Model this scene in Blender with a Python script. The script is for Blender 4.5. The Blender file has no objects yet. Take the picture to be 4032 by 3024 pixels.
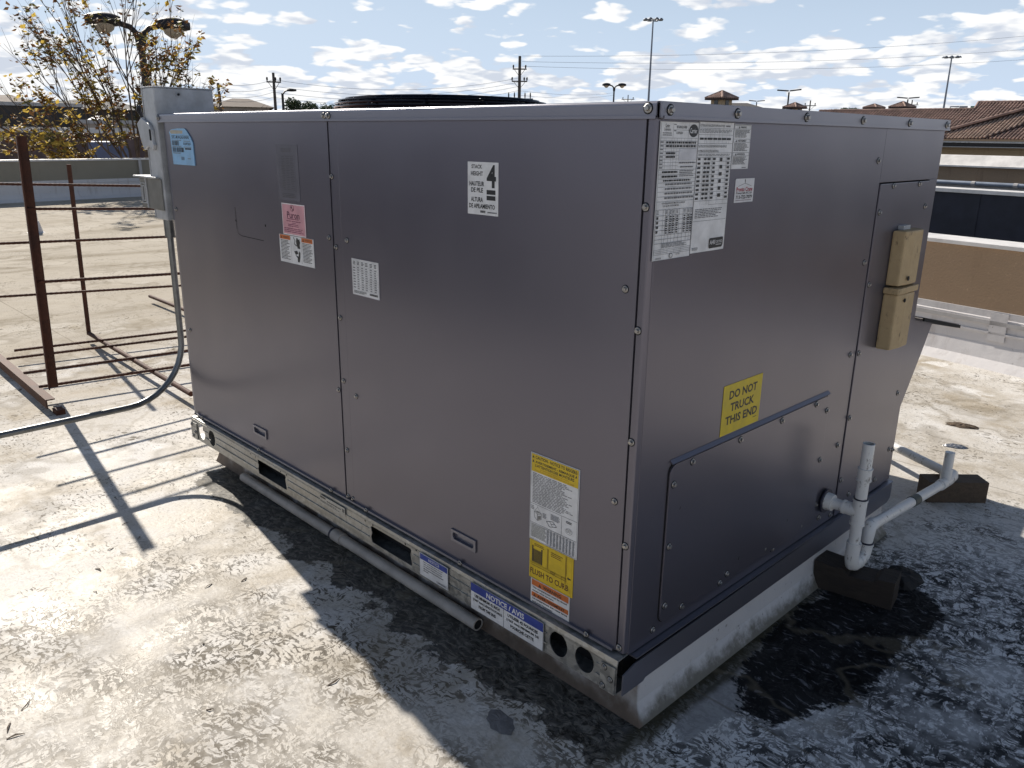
import bpy, bmesh, math, random
from mathutils import Vector, Matrix
from mathutils.geometry import tessellate_polygon
random.seed(7)
R = math.radians
sc = bpy.context.scene
COL = sc.collection

# ------------------------------------------------------------------ camera
CAM = Vector((0.916, -1.262, 1.292))
FPX = 3178.46
AZ, EL, ROLL = R(135.553), R(-17.015), R(0.766)
d_ = Vector((math.cos(EL)*math.cos(AZ), math.cos(EL)*math.sin(AZ), math.sin(EL)))
r0 = d_.cross(Vector((0, 0, 1))).normalized(); u0 = r0.cross(d_)
r_ = math.cos(ROLL)*r0 + math.sin(ROLL)*u0
u_ = -math.sin(ROLL)*r0 + math.cos(ROLL)*u0
cd = bpy.data.cameras.new('camera'); cam = bpy.data.objects.new('camera', cd); COL.objects.link(cam)
cam.matrix_world = Matrix(((r_.x, u_.x, -d_.x, CAM.x), (r_.y, u_.y, -d_.y, CAM.y), (r_.z, u_.z, -d_.z, CAM.z), (0, 0, 0, 1)))
cd.sensor_width = 36; cd.lens = FPX/4032*36; cd.clip_start = 0.05; cd.clip_end = 6000
sc.camera = cam
def ray(x, y): return d_ + r_*((x-2016)/FPX) - u_*((y-1512)/FPX)
def at(x, y, dist):
    """point of the place seen at photo pixel x,y whose horizontal distance is dist metres"""
    v = ray(x, y); return CAM + v*(dist/math.hypot(v.x, v.y))
def q(x, y): return (x*4032/2212, y*4032/2212)
def on_plane(x, y, o, n):
    v = ray(x, y); return CAM + v*((o-CAM).dot(n)/v.dot(n))

# ------------------------------------------------------------------ light, sky, exposure
SUN_EL, SUN_AZ = R(33.9), R(171.3)
S = Vector((math.cos(SUN_EL)*math.cos(SUN_AZ), math.cos(SUN_EL)*math.sin(SUN_AZ), math.sin(SUN_EL)))
sl = bpy.data.lights.new('sun', 'SUN'); sl.energy = 4.6; sl.angle = R(0.53); sl.color = (1.0, 0.93, 0.83)
so = bpy.data.objects.new('sun', sl); COL.objects.link(so)
so.rotation_euler = (-S).to_track_quat('-Z', 'Y').to_euler()
SKY_STRENGTH = 0.05
sc.view_settings.view_transform = 'Standard'; sc.view_settings.look = 'None'
sc.view_settings.exposure = 0.5; sc.view_settings.gamma = 1.0
sc.view_settings.use_curve_mapping = False
try:
    sc.cycles.max_bounces = 6; sc.cycles.diffuse_bounces = 3; sc.cycles.glossy_bounces = 3; sc.cycles.transmission_bounces = 2
except Exception: pass

class NT:
    """small node-tree helper"""
    def __init__(s, tree): s.t = tree; s.n = tree.nodes; s.l = tree.links
    def new(s, typ, **kw):
        n = s.n.new(typ)
        for k, v in kw.items(): setattr(n, k, v)
        return n
    def put(s, sock, v):
        if isinstance(v, bpy.types.NodeSocket): s.l.new(v, sock)
        elif v is not None: sock.default_value = v
    def math(s, op, a, b=None, c=None, clamp=False):
        n = s.new('ShaderNodeMath', operation=op, use_clamp=clamp)
        s.put(n.inputs[0], a); s.put(n.inputs[1], b); s.put(n.inputs[2], c); return n.outputs[0]
    def vmath(s, op, a, b=None, scale=None):
        n = s.new('ShaderNodeVectorMath', operation=op)
        s.put(n.inputs[0], a)
        if b is not None: s.put(n.inputs[1], b)
        if scale is not None: s.put(n.inputs['Scale'], scale)
        return n.outputs['Value'] if op in ('LENGTH', 'DOT_PRODUCT', 'DISTANCE') else n.outputs[0]
    def noise(s, vec, scale, detail=3, rough=0.5, dist=0.0):
        n = s.new('ShaderNodeTexNoise'); s.put(n.inputs['Vector'], vec)
        s.put(n.inputs['Scale'], scale); n.inputs['Detail'].default_value = detail
        n.inputs['Roughness'].default_value = rough; n.inputs['Distortion'].default_value = dist
        return n.outputs['Fac']
    def noisec(s, vec, scale, detail=3):
        n = s.new('ShaderNodeTexNoise'); s.put(n.inputs['Vector'], vec)
        n.inputs['Scale'].default_value = scale; n.inputs['Detail'].default_value = detail
        return n.outputs['Color']
    def voro(s, vec, scale, feature='F1', out='Distance', rnd=1.0):
        n = s.new('ShaderNodeTexVoronoi', feature=feature); s.put(n.inputs['Vector'], vec)
        n.inputs['Scale'].default_value = scale; n.inputs['Randomness'].default_value = rnd
        return n.outputs[out]
    def step(s, v, a, b, lo=0.0, hi=1.0):
        n = s.new('ShaderNodeMapRange', interpolation_type='SMOOTHSTEP')
        s.put(n.inputs[0], v); s.put(n.inputs[1], a); s.put(n.inputs[2], b)
        s.put(n.inputs[3], lo); s.put(n.inputs[4], hi); return n.outputs[0]
    def mix(s, f, a, b, blend='MIX'):
        n = s.new('ShaderNodeMix', data_type='RGBA', blend_type=blend); n.clamp_factor = True
        s.put(n.inputs[0], f)
        for i, v in ((6, a), (7, b)):
            s.put(n.inputs[i], v if isinstance(v, bpy.types.NodeSocket) else (*v, 1) if len(v) == 3 else v)
        return n.outputs[2]
    def obj(s): return s.new('ShaderNodeTexCoord').outputs['Object']
    def geo(s): return s.new('ShaderNodeNewGeometry').outputs['Position']
    def mapping(s, vec, scale=(1, 1, 1), rot=(0, 0, 0), loc=(0, 0, 0)):
        n = s.new('ShaderNodeMapping'); s.put(n.inputs[0], vec)
        n.inputs['Location'].default_value = loc; n.inputs['Rotation'].default_value = rot; n.inputs['Scale'].default_value = scale
        return n.outputs[0]
    def xyz(s, vec):
        n = s.new('ShaderNodeSeparateXYZ'); s.put(n.inputs[0], vec); return n.outputs
    def bump(s, h, strength, dist=0.01):
        n = s.new('ShaderNodeBump'); s.put(n.inputs['Height'], h)
        n.inputs['Strength'].default_value = strength; n.inputs['Distance'].default_value = dist
        return n.outputs[0]

def mat(name, fn):
    m = bpy.data.materials.new(name); m.use_nodes = True; t = NT(m.node_tree)
    b = m.node_tree.nodes['Principled BSDF']; fn(t, b); return m
def flat(name, col, rough=0.6, metal=0.0, var=0.15, vscale=8.0, bump=0.0, bscale=60, spec=0.5):
    """one base colour with uneven tone and fine relief"""
    def fn(t, b):
        p = t.geo()
        n = t.noise(p, vscale, 5, 0.6)
        k = t.step(n, 0.25, 0.75, 1-var, 1+var)
        c = t.vmath('SCALE', (*col,), scale=k)
        t.put(b.inputs['Base Color'], c)
        t.put(b.inputs['Roughness'], t.step(n, 0.2, 0.8, max(0.02, rough-0.08), min(1, rough+0.08)))
        b.inputs['Metallic'].default_value = metal
        b.inputs['Specular IOR Level'].default_value = spec
        if bump: t.put(b.inputs['Normal'], t.bump(t.noise(p, bscale, 4), bump, 0.004))
    return mat(name, fn)

# world: physical sky with a procedural layer of broken cumulus, the same all the way round
w = bpy.data.worlds.new('World'); sc.world = w; w.use_nodes = True
try:
    w.cycles.sampling_method = 'MANUAL'; w.cycles.sample_map_resolution = 1024
except Exception: pass
W = NT(w.node_tree); bg = w.node_tree.nodes['Background']
skyn = W.new('ShaderNodeTexSky', sky_type='NISHITA'); skyn.sun_disc = False
skyn.sun_elevation = SUN_EL; skyn.sun_rotation = R(90)-SUN_AZ
skyn.altitude = 20; skyn.air_density = 1.0; skyn.dust_density = 0.6; skyn.ozone_density = 1.5
sky_lin = W.vmath('SCALE', skyn.outputs[0], scale=SKY_STRENGTH)
dirv = W.new('ShaderNodeTexCoord').outputs['Generated']
dz = W.xyz(dirv)[2]; el = W.math('MAXIMUM', dz, 0.0)
persp = W.math('DIVIDE', 1.0, W.math('ADD', el, 0.22))
P = W.mapping(W.vmath('SCALE', dirv, scale=persp), scale=(2.5, 2.5, 3.7), loc=(3.3, 1.7, 0.15))
def cloud_density(vec):
    wv_ = W.vmath('ADD', vec, W.vmath('SCALE', W.vmath('SUBTRACT', W.noisec(vec, 3.0, 2), (0.5, 0.5, 0.5)), scale=0.34))
    def puff(sc_):
        n = W.new('ShaderNodeTexVoronoi', feature='F1'); W.put(n.inputs['Vector'], wv_); n.inputs['Scale'].default_value = sc_
        return W.math('SUBTRACT', 0.62, n.outputs['Distance'])
    a_ = W.math('MULTIPLY', W.noise(vec, 0.95, 6, 0.55), 0.74)
    return W.math('ADD', W.math('ADD', a_, W.math('MULTIPLY', puff(2.3), 0.26)), W.math('ADD', W.math('MULTIPLY', puff(5.5), 0.13), 0.0))
n0 = cloud_density(P)
nup = cloud_density(W.vmath('ADD', P, (-0.05, 0.0, 0.17)))
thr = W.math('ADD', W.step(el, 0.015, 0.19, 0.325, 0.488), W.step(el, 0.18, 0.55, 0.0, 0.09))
alpha = W.step(W.math('SUBTRACT', n0, thr), -0.012, 0.045)
shade = W.step(W.math('SUBTRACT', nup, n0), -0.05, 0.09)
ccol = W.mix(shade, (0.72, 0.725, 0.73), (0.46, 0.50, 0.57))
veil = W.step(W.noise(P, 0.6, 4, 0.6), 0.35, 0.75, 0.10, 0.45)
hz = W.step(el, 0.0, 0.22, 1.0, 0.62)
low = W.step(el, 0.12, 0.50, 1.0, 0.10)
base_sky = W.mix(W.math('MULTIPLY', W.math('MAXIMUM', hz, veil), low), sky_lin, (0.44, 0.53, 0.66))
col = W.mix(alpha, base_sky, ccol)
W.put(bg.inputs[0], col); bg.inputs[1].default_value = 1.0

# ------------------------------------------------------------------ mesh building
class MB:
    def __init__(s): s.v = []; s.f = []; s.m = []; s.mats = []
    def mi(s, m):
        if m not in s.mats: s.mats.append(m)
        return s.mats.index(m)
    def add(s, verts, faces, m):
        o = len(s.v); k = s.mi(m); s.v += [Vector(x) for x in verts]
        for f in faces: s.f.append([o+i for i in f]); s.m.append(k)
    def box(s, a, b, m, top=None):
        x0, y0, z0 = a; x1, y1, z1 = b
        v = [(x0,y0,z0),(x1,y0,z0),(x1,y1,z0),(x0,y1,z0),(x0,y0,z1),(x1,y0,z1),(x1,y1,z1),(x0,y1,z1)]
        s.add(v, [(3,2,1,0),(4,5,6,7),(0,1,5,4),(1,2,6,5),(2,3,7,6),(3,0,4,7)], m)
    def prism(s, poly, ext, m, holes=()):
        """polygon (3-D points, planar) extruded by vector ext, with holes"""
        ext = Vector(ext); loops = [[Vector(p) for p in poly]] + [[Vector(p) for p in h] for h in holes]
        flat_ = [p for l in loops for p in l]; n = len(flat_)
        tri = tessellate_polygon(loops) if (holes or len(poly) > 4) else ([(0,1,2),(0,2,3)] if len(poly) == 4 else [(0,1,2)])
        fs = [tuple(t) for t in tri] + [tuple(n+i for i in reversed(t)) for t in tri]
        k = 0
        for l in loops:
            L = len(l)
            for i in range(L): a, b = k+i, k+(i+1) % L; fs.append((a, b, n+b, n+a))
            k += L
        s.add(flat_ + [p+ext for p in flat_], fs, m)
    def tube(s, pts, r, m, n=12, caps=True):
        pts = [Vector(p) for p in pts]; rs = r if isinstance(r, (list, tuple)) else [r]*len(pts)
        vs, fs = [], []; prev = None
        for i, p in enumerate(pts):
            t = ((pts[min(i+1, len(pts)-1)]-p).normalized() + (p-pts[max(i-1, 0)]).normalized())
            t = t.normalized() if t.length > 1e-9 else Vector((0, 0, 1))
            if prev is None:
                a = Vector((0, 0, 1)) if abs(t.z) < 0.9 else Vector((1, 0, 0))
                x = t.cross(a).normalized()
            else: x = (prev - t*prev.dot(t)).normalized()
            prev = x; y = t.cross(x)
            vs += [p + (x*math.cos(2*math.pi*k/n) + y*math.sin(2*math.pi*k/n))*rs[i] for k in range(n)]
        for i in range(len(pts)-1):
            for k in range(n):
                a, b = i*n+k, i*n+(k+1) % n; fs.append((a, b, b+n, a+n))
        if caps: fs.append(tuple(reversed(range(n)))); fs.append(tuple((len(pts)-1)*n+k for k in range(n)))
        s.add(vs, fs, m)
    def ring(s, a, b, ro, ri, m, n=20):
        """hollow pipe end a->b"""
        a, b = Vector(a), Vector(b); t = (b-a).normalized(); g = Vector((0, 0, 1)) if abs(t.z) < .9 else Vector((1, 0, 0))
        x = t.cross(g).normalized(); y = t.cross(x); vs = []
        for p, r in ((a, ro), (b, ro), (b, ri), (a, ri)):
            vs += [p+(x*math.cos(2*math.pi*k/n)+y*math.sin(2*math.pi*k/n))*r for k in range(n)]
        fs = []
        for j in range(4):
            for k in range(n):
                fs.append((j*n+k, j*n+(k+1) % n, ((j+1) % 4)*n+(k+1) % n, ((j+1) % 4)*n+k))
        s.add(vs, fs, m)
    def build(s, name, parent=None, smooth=False, bevel=0.0, loc=None):
        me = bpy.data.meshes.new(name)
        off = Vector((0, 0, 0))
        pp = parent
        while pp is not None: off += pp.location; pp = pp.parent
        if loc is not None: off += Vector(loc)
        me.from_pydata([v-off for v in s.v], [], s.f); me.update()
        for m in s.mats: me.materials.append(m)
        for p, k in zip(me.polygons, s.m): p.material_index = k
        if bevel or smooth:
            bm = bmesh.new(); bm.from_mesh(me)
            bmesh.ops.recalc_face_normals(bm, faces=bm.faces)
            if bevel:
                ed = [e for e in bm.edges if len(e.link_faces) == 2 and e.calc_face_angle(0) > R(30)]
                bmesh.ops.bevel(bm, geom=ed, offset=bevel, segments=2, profile=0.6, affect='EDGES', clamp_overlap=True)
            bm.to_mesh(me); bm.free()
        if smooth:
            me.polygons.foreach_set('use_smooth', [True]*len(me.polygons))
            try: me.set_sharp_from_angle(angle=R(40))
            except Exception: pass
        o = bpy.data.objects.new(name, me); COL.objects.link(o)
        if parent: o.parent = parent
        if loc is not None: o.location = loc
        return o
def tag(o, label=None, cat=None, group=None, kind=None):
    if label: o['label'] = label
    if cat: o['category'] = cat
    if group: o['group'] = group
    if kind: o['kind'] = kind
    return o
def thing(name, label, cat, loc=(0, 0, 0), group=None):
    o = bpy.data.objects.new(name, None); COL.objects.link(o); o.location = loc; o.empty_display_size = .1
    return tag(o, label, cat, group)
def dup(root, loc, label=None, group=None, rz=0.0, scale=1.0):
    r = root.copy(); COL.objects.link(r); r.location = loc; r.rotation_euler = (0, 0, rz); r.scale = (scale,)*3
    if label: r['label'] = label
    if group: r['group'] = group
    for ch in list(root.children):
        c = ch.copy(); COL.objects.link(c); c.parent = r
        for g in list(ch.children):
            e = g.copy(); COL.objects.link(e); e.parent = c
    return r
def arc(c, a, b, ang0, ang1, n):
    """points c + a*cos + b*sin"""
    return [Vector(c)+Vector(a)*math.cos(ang0+(ang1-ang0)*i/n)+Vector(b)*math.sin(ang0+(ang1-ang0)*i/n) for i in range(n+1)]
def circle(c, a, b, n): return arc(c, a, b, 0, 2*math.pi, n)[:-1]

# ------------------------------------------------------------------ materials
def roof_fn(t, b):
    p = t.geo(); s = t.xyz(p); x, y = s[0], s[1]
    # coating: warm dirty white, with patches
    big = t.noise(p, 0.9, 5, 0.6); mid = t.noise(p, 4.5, 6, 0.65)
    c = t.mix(t.step(big, 0.35, 0.65), (0.52, 0.475, 0.405), (0.66, 0.63, 0.585))
    c = t.mix(t.step(mid, 0.42, 0.66), c, (0.70, 0.675, 0.64))
    c = t.mix(t.step(t.noise(p, 2.1, 6, 0.7), 0.50, 0.66, 0, 0.85), c, (0.41, 0.35, 0.265))
    c = t.mix(t.step(t.noise(t.vmath('ADD', p, (5.2, 1.3, 0)), 3.2, 5, 0.6), 0.60, 0.66, 0, 0.9), c, (0.78, 0.76, 0.73))
    c = t.mix(t.step(t.math('ADD', x, t.math('MULTIPLY', t.math('SUBTRACT', big, 0.5), 3.0)), -3.4, -5.5, 0, 0.85), c, t.mix(mid, (0.43, 0.38, 0.30), (0.55, 0.50, 0.43)))
    dash = t.noise(t.mapping(p, scale=(42, 110, 1), rot=(0, 0, R(14))), 1.0, 5, 0.7, 0.5)
    c = t.mix(t.step(dash, 0.54, 0.68, 0, 0.45), c, (0.36, 0.305, 0.225))
    # where it is worn: distance masks of the stains; the right one also brightens its shaded ground
    def blob(cx, cy, rx, ry, soft=0.5, wob=0.35):
        dx = t.math('MULTIPLY', t.math('SUBTRACT', x, cx), 1/rx); dy = t.math('MULTIPLY', t.math('SUBTRACT', y, cy), 1/ry)
        d = t.math('SQRT', t.math('ADD', t.math('MULTIPLY', dx, dx), t.math('MULTIPLY', dy, dy)))
        d = t.math('ADD', d, t.math('MULTIPLY', t.math('SUBTRACT', t.noise(p, 5.5, 5, 0.65), 0.5), wob*4))
        return t.step(d, 1.0-soft*0.5, 1.0+soft*0.5, 1, 0)
    worn_shade_r = blob(0.62, 0.75, 0.75, 1.15, 0.9, 0.2)
    worn_l = blob(-0.62, -0.60, 0.85, 0.55, 1.2, 0.25)
    far = t.step(t.math('ADD', x, t.math('MULTIPLY', y, 0.25)), -6.5, -3.0)
    dens = t.math('ADD', t.math('MULTIPLY', worn_shade_r, 0.112), t.math('MULTIPLY', worn_l, 0.085))
    dens = t.math('ADD', dens, t.math('MULTIPLY', t.math('SUBTRACT', t.noise(p, 1.6, 4), 0.5), 0.22))
    dens = t.math('ADD', dens, t.math('MULTIPLY', far, 0.038))
    # flakes: short curled dashes and blots where the coating has lifted
    wv = t.vmath('ADD', p, t.vmath('SCALE', t.vmath('SUBTRACT', t.noisec(p, 9, 3), (0.5, 0.5, 0.5)), scale=0.085))
    v1 = t.mapping(wv, scale=(40, 92, 1), rot=(0, 0, R(-28)))
    v2 = t.mapping(wv, scale=(98, 36, 1), rot=(0, 0, R(22)))
    f1 = t.noise(v1, 1.0, 3, 0.55, 0.6); f2 = t.noise(v2, 1.0, 3, 0.55, 0.6)
    th = t.math('SUBTRACT', 0.652, dens)
    k1 = t.step(t.math('SUBTRACT', f1, th), -0.008, 0.042); k2 = t.step(t.math('SUBTRACT', f2, t.math('ADD', th, 0.025)), -0.008, 0.042)
    spots = t.voro(t.mapping(wv, scale=(15, 19, 0.01)), 1.0)
    spots2 = t.voro(t.mapping(wv, scale=(34, 46, 0.01)), 1.0)
    k3 = t.step(t.math('ADD', spots, t.math('MULTIPLY', t.math('SUBTRACT', t.noise(p, 3.0, 3), 0.5), 0.7)), 0.07, 0.13, 1, 0)
    k3 = t.math('MAXIMUM', k3, t.step(t.math('ADD', spots2, t.math('MULTIPLY', t.math('SUBTRACT', t.noise(p, 2.3, 3), 0.5), 0.9)), 0.08, 0.16, 1, 0))
    v3 = t.mapping(wv, scale=(21, 50, 1), rot=(0, 0, R(-38)))
    v5 = t.mapping(wv, scale=(48, 24, 1), rot=(0, 0, R(12)))
    k5 = t.step(t.math('SUBTRACT', t.noise(v5, 1.0, 6, 0.72, 0.25), t.math('ADD', th, 0.0)), 0.0, 0.03)
    k4 = t.math('MAXIMUM', t.math('MULTIPLY', k5, worn_shade_r), t.step(t.math('SUBTRACT', t.noise(v3, 1.0, 6, 0.72, 0.25), t.math('ADD', th, 0.012)), 0.0, 0.03))
    clump = t.step(t.noise(t.vmath('ADD', p, (2.2, 7.1, 0)), 2.6, 5, 0.65), 0.38, 0.60, 0.06, 1.0)
    clump = t.math('MAXIMUM', clump, t.math('MULTIPLY', worn_shade_r, t.step(t.noise(p, 4.2, 4, 0.6), 0.3, 0.62, 0.35, 1.0)))
    flake = t.math('MULTIPLY', clump, t.math('MAXIMUM', t.math('MAXIMUM', t.math('MULTIPLY', t.math('MAXIMUM', k1, k2), t.math('SUBTRACT', 1.0, t.math('MULTIPLY', worn_shade_r, 0.3))), k4), t.math('MULTIPLY', k3, 0.9)))
    grain = t.step(t.noise(p, 130, 4, 0.7), 0.3, 0.7, 0.86, 1.10)
    c = t.vmath('SCALE', c, scale=grain)
    smear = t.step(t.noise(t.mapping(p, scale=(1.7, 0.42, 1)), 1.0, 5, 0.6), 0.50, 0.66, 0, 0.75)
    c = t.mix(t.math('MULTIPLY', smear, t.step(x, -3.6, -5.5, 0, 1)), c, (0.25, 0.21, 0.155))
    fcol = t.mix(worn_shade_r, t.mix(t.noise(p, 14, 3), (0.026, 0.020, 0.012), (0.095, 0.072, 0.044)), (0.012, 0.0125, 0.015))
    # dirt: black wet patch below the drain, mossy band along the curb
    wet = t.math('MAXIMUM', blob(0.19, 0.64, 0.15, 0.36, 0.5, 0.24), blob(0.20, 0.96, 0.16, 0.16, 0.6, 0.2))
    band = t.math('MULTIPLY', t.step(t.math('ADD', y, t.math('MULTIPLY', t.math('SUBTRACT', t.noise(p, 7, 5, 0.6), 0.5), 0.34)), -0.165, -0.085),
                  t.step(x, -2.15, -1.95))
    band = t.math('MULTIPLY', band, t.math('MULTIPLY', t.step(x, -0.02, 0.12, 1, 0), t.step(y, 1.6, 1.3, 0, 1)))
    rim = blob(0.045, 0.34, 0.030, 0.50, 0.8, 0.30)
    fineN = t.noise(t.mapping(wv, scale=(34, 70, 1), rot=(0, 0, R(-24))), 1.0, 5, 0.7, 0.6)
    def ragged(m): return t.step(t.math('SUBTRACT', t.math('ADD', m, t.math('ADD', t.math('MULTIPLY', t.math('SUBTRACT', fineN, 0.5), 1.3), t.math('MULTIPLY', t.math('SUBTRACT', t.noise(p, 9.0, 6, 0.7), 0.5), 1.0))), 0.5), -0.12, 0.12)
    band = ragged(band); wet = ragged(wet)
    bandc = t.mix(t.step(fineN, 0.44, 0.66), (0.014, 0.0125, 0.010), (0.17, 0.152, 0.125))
    c = t.mix(t.math('MULTIPLY', worn_shade_r, 0.8), c, (0.80, 0.79, 0.79))  # base paled inside this patch to brighten ground lying in shade
    c = t.mix(t.math('MULTIPLY', flake, 0.95), c, fcol)
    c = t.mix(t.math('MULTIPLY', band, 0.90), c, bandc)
    smooth = blob(0.105, 0.27, 0.045, 0.20, 0.6, 0.25)
    c = t.mix(t.math('MULTIPLY', ragged(smooth), 0.85), c, t.mix(t.noise(p, 22, 5, 0.7), (0.22, 0.215, 0.21), (0.42, 0.41, 0.41)))
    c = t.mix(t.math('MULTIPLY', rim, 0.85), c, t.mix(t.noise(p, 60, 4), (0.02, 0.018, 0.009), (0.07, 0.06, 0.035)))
    wetc = t.mix(t.step(t.noise(t.mapping(wv, scale=(30, 60, 1), rot=(0, 0, R(-28))), 1.0, 4, 0.6), 0.56, 0.70), (0.005, 0.005, 0.006), (0.15, 0.15, 0.165))
    c = t.mix(t.math('MULTIPLY', wet, 0.96), c, wetc)
    # grey scuffs and leaf-brown tints
    c = t.mix(t.step(t.noise(p, 0.55, 6, 0.62), 0.56, 0.70, 0, 0.5), c, t.mix(t.math('MAXIMUM', wet, band), (0.36, 0.31, 0.24), (0.03, 0.027, 0.022)))
    def tide(vec, sc_, lvl):
        return t.step(t.math('ABSOLUTE', t.math('SUBTRACT', t.noise(vec, sc_, 4, 0.55), lvl)), 0.002, 0.020, 1, 0)
    dry = t.math('SUBTRACT', 1.0, t.math('MAXIMUM', t.math('MAXIMUM', wet, band), worn_shade_r), None, True)
    pool = t.math('MULTIPLY', t.step(t.noise(p, 0.8, 4, 0.55), 0.47, 0.50, 0, 0.22), dry)
    c = t.mix(pool, c, (0.33, 0.285, 0.22))
    c = t.mix(t.math('MULTIPLY', t.math('MULTIPLY', tide(p, 0.8, 0.475), dry), 0.38), c, (0.20, 0.165, 0.115))
    c = t.mix(t.math('MULTIPLY', tide(t.vmath('ADD', p, (3.1, 9.2, 0)), 1.9, 0.56), 0.30), c, (0.24, 0.20, 0.14))
    # lap seams of the membrane
    def seam(v, off, wd):
        m = t.math('ABSOLUTE', t.math('SUBTRACT', t.math('FRACT', t.math('MULTIPLY', t.math('ADD', v, off), 1/1.9)), 0.5))
        return t.step(t.math('ADD', m, t.math('MULTIPLY', t.math('SUBTRACT', t.noise(p, 3, 3), 0.5), 0.004)), 0.0, wd, 1, 0)
    sm = t.math('MAXIMUM', seam(y, 0.71, 0.0035), t.math('MULTIPLY', seam(x, 0.35, 0.003), t.step(t.noise(p, 0.7, 2), 0.45, 0.5)))
    c = t.mix(t.math('MULTIPLY', sm, 0.55), c, (0.15, 0.125, 0.09))
    t.put(b.inputs['Base Color'], c)
    rg = t.step(mid, 0.3, 0.7, 0.44, 0.72)
    rg = t.math('ADD', rg, t.math('MAXIMUM', t.step(x, -1.5, -4.0, 0, 0.25), t.math('MULTIPLY', worn_shade_r, 0.2)))
    t.put(b.inputs['Roughness'], t.math('SUBTRACT', rg, t.math('MULTIPLY', wet, 0.2)))
    t.put(b.inputs['Specular IOR Level'], t.math('MULTIPLY', t.step(x, -3.8, -1.2, 0.02, 0.24), t.math('SUBTRACT', 1.0, t.math('MULTIPLY', worn_shade_r, 0.85))))
    h = t.math('SUBTRACT', t.math('MULTIPLY', t.noise(p, 38, 5, 0.6), 0.6), t.math('MULTIPLY', flake, 0.35))
    h = t.math('ADD', h, t.math('MULTIPLY', t.noise(p, 6, 4), 1.2))
    t.put(b.inputs['Normal'], t.bump(h, 0.30, 0.009))
M_ROOF = mat('roof_coating', roof_fn)

def panel_fn(tint):
    def fn(t, b):
        p = t.geo()
        n = t.noise(p, 1.3, 4, 0.6)
        c = t.mix(n, tuple(v*0.97 for v in tint), tuple(v*1.03 for v in tint))
        dust = t.step(t.noise(t.mapping(p, scale=(2, 2, 0.6)), 1.0, 4, 0.6), 0.45, 0.85, 0, 0.06)
        c = t.mix(dust, c, (0.30, 0.28, 0.26))
        specks = t.step(t.noise(p, 170, 2), 0.79, 0.83, 0, 0.2)
        c = t.mix(specks, c, (0.08, 0.075, 0.07))
        t.put(b.inputs['Base Color'], c)
        b.inputs['Metallic'].default_value = 0.66
        t.put(b.inputs['Roughness'], t.step(t.noise(p, 6, 4), 0.3, 0.7, 0.28, 0.31))
        wob = t.noise(t.mapping(p, scale=(1.5, 1.5, 1.1)), 1.0, 2, 0.4)
        t.put(b.inputs['Normal'], t.bump(t.math('ADD', wob, t.math('MULTIPLY', t.noise(p, 420, 2), 0.0004)), 0.06, 0.12))
    return fn
M_PANEL = mat('grey_metallic_paint', panel_fn((0.158, 0.152, 0.186)))
M_TRIM = mat('grey_trim_paint', panel_fn((0.215, 0.214, 0.252)))
def galv_fn(t, b):
    p = t.geo()
    sp = t.voro(t.mapping(p, scale=(1, 1, 1)), 75, out='Color')
    sx = t.xyz(sp)[0]
    c = t.mix(sx, (0.32, 0.32, 0.305), (0.50, 0.495, 0.47))
    streak = t.noise(t.mapping(p, scale=(4, 4, 90)), 1.0, 4, 0.6)
    c = t.mix(t.step(streak, 0.45, 0.7, 0, 0.5), c, (0.24, 0.235, 0.215))
    grime = t.step(t.noise(p, 9, 6, 0.7), 0.55, 0.75, 0, 0.55)
    c = t.mix(grime, c, (0.20, 0.185, 0.16))
    t.put(b.inputs['Base Color'], c); b.inputs['Metallic'].default_value = 0.75
    t.put(b.inputs['Roughness'], t.step(sx, 0, 1, 0.36, 0.52))
    t.put(b.inputs['Normal'], t.bump(t.noise(p, 90, 3), 0.12, 0.003))
M_GALV = mat('galvanised_steel', galv_fn)
M_BLACKIN = flat('dark_interior', (0.012, 0.011, 0.012), 0.8)
M_SEAM = flat('seam_shadow_gasket', (0.008, 0.008, 0.009), 0.9)
M_ZINC = flat('zinc_screw', (0.36, 0.35, 0.34), 0.36, 0.9, 0.2, 300)
M_BOX = flat('light_grey_enamel', (0.42, 0.43, 0.445), 0.42, 0.15, 0.22, 14, 0.1, 90)
M_BOXD = flat('dark_grey_cast_box', (0.20, 0.195, 0.18), 0.5, 0.4, 0.2, 20, 0.1)
M_CONDUIT = flat('conduit_steel', (0.19, 0.195, 0.195), 0.36, 0.75, 0.2, 25)
def tan_fn(t, b):
    p = t.geo()
    c = t.mix(t.noise(p, 30, 5, 0.65), (0.36, 0.255, 0.135), (0.52, 0.385, 0.21))
    c = t.mix(t.step(t.noise(t.mapping(p, scale=(60, 60, 22)), 1, 5, 0.7), 0.57, 0.70, 0, 0.9), c, (0.075, 0.05, 0.025))
    t.put(b.inputs['Base Color'], c); b.inputs['Roughness'].default_value = 0.6
    t.put(b.inputs['Normal'], t.bump(t.noise(p, 120, 4), 0.35, 0.003))
M_TAN = mat('weathered_tan_plastic', tan_fn)
def membrane_fn(t, b):
    p = t.geo()
    c = t.mix(t.noise(p, 2.2, 5, 0.6), (0.56, 0.53, 0.53), (0.70, 0.68, 0.67))
    drip = t.step(t.noise(t.mapping(p, scale=(9, 9, 0.9)), 1, 5, 0.7), 0.54, 0.74, 0, 0.5)
    c = t.mix(drip, c, (0.36, 0.31, 0.28))
    c = t.mix(t.step(t.noise(p, 35, 4, 0.7), 0.66, 0.72, 0, 0.55), c, (0.16, 0.14, 0.11))
    t.put(b.inputs['Base Color'], c); b.inputs['Roughness'].default_value = 0.5
    t.put(b.inputs['Normal'], t.bump(t.noise(p, 14, 5), 0.3, 0.01))
M_MEMB = mat('white_membrane', membrane_fn)
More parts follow.
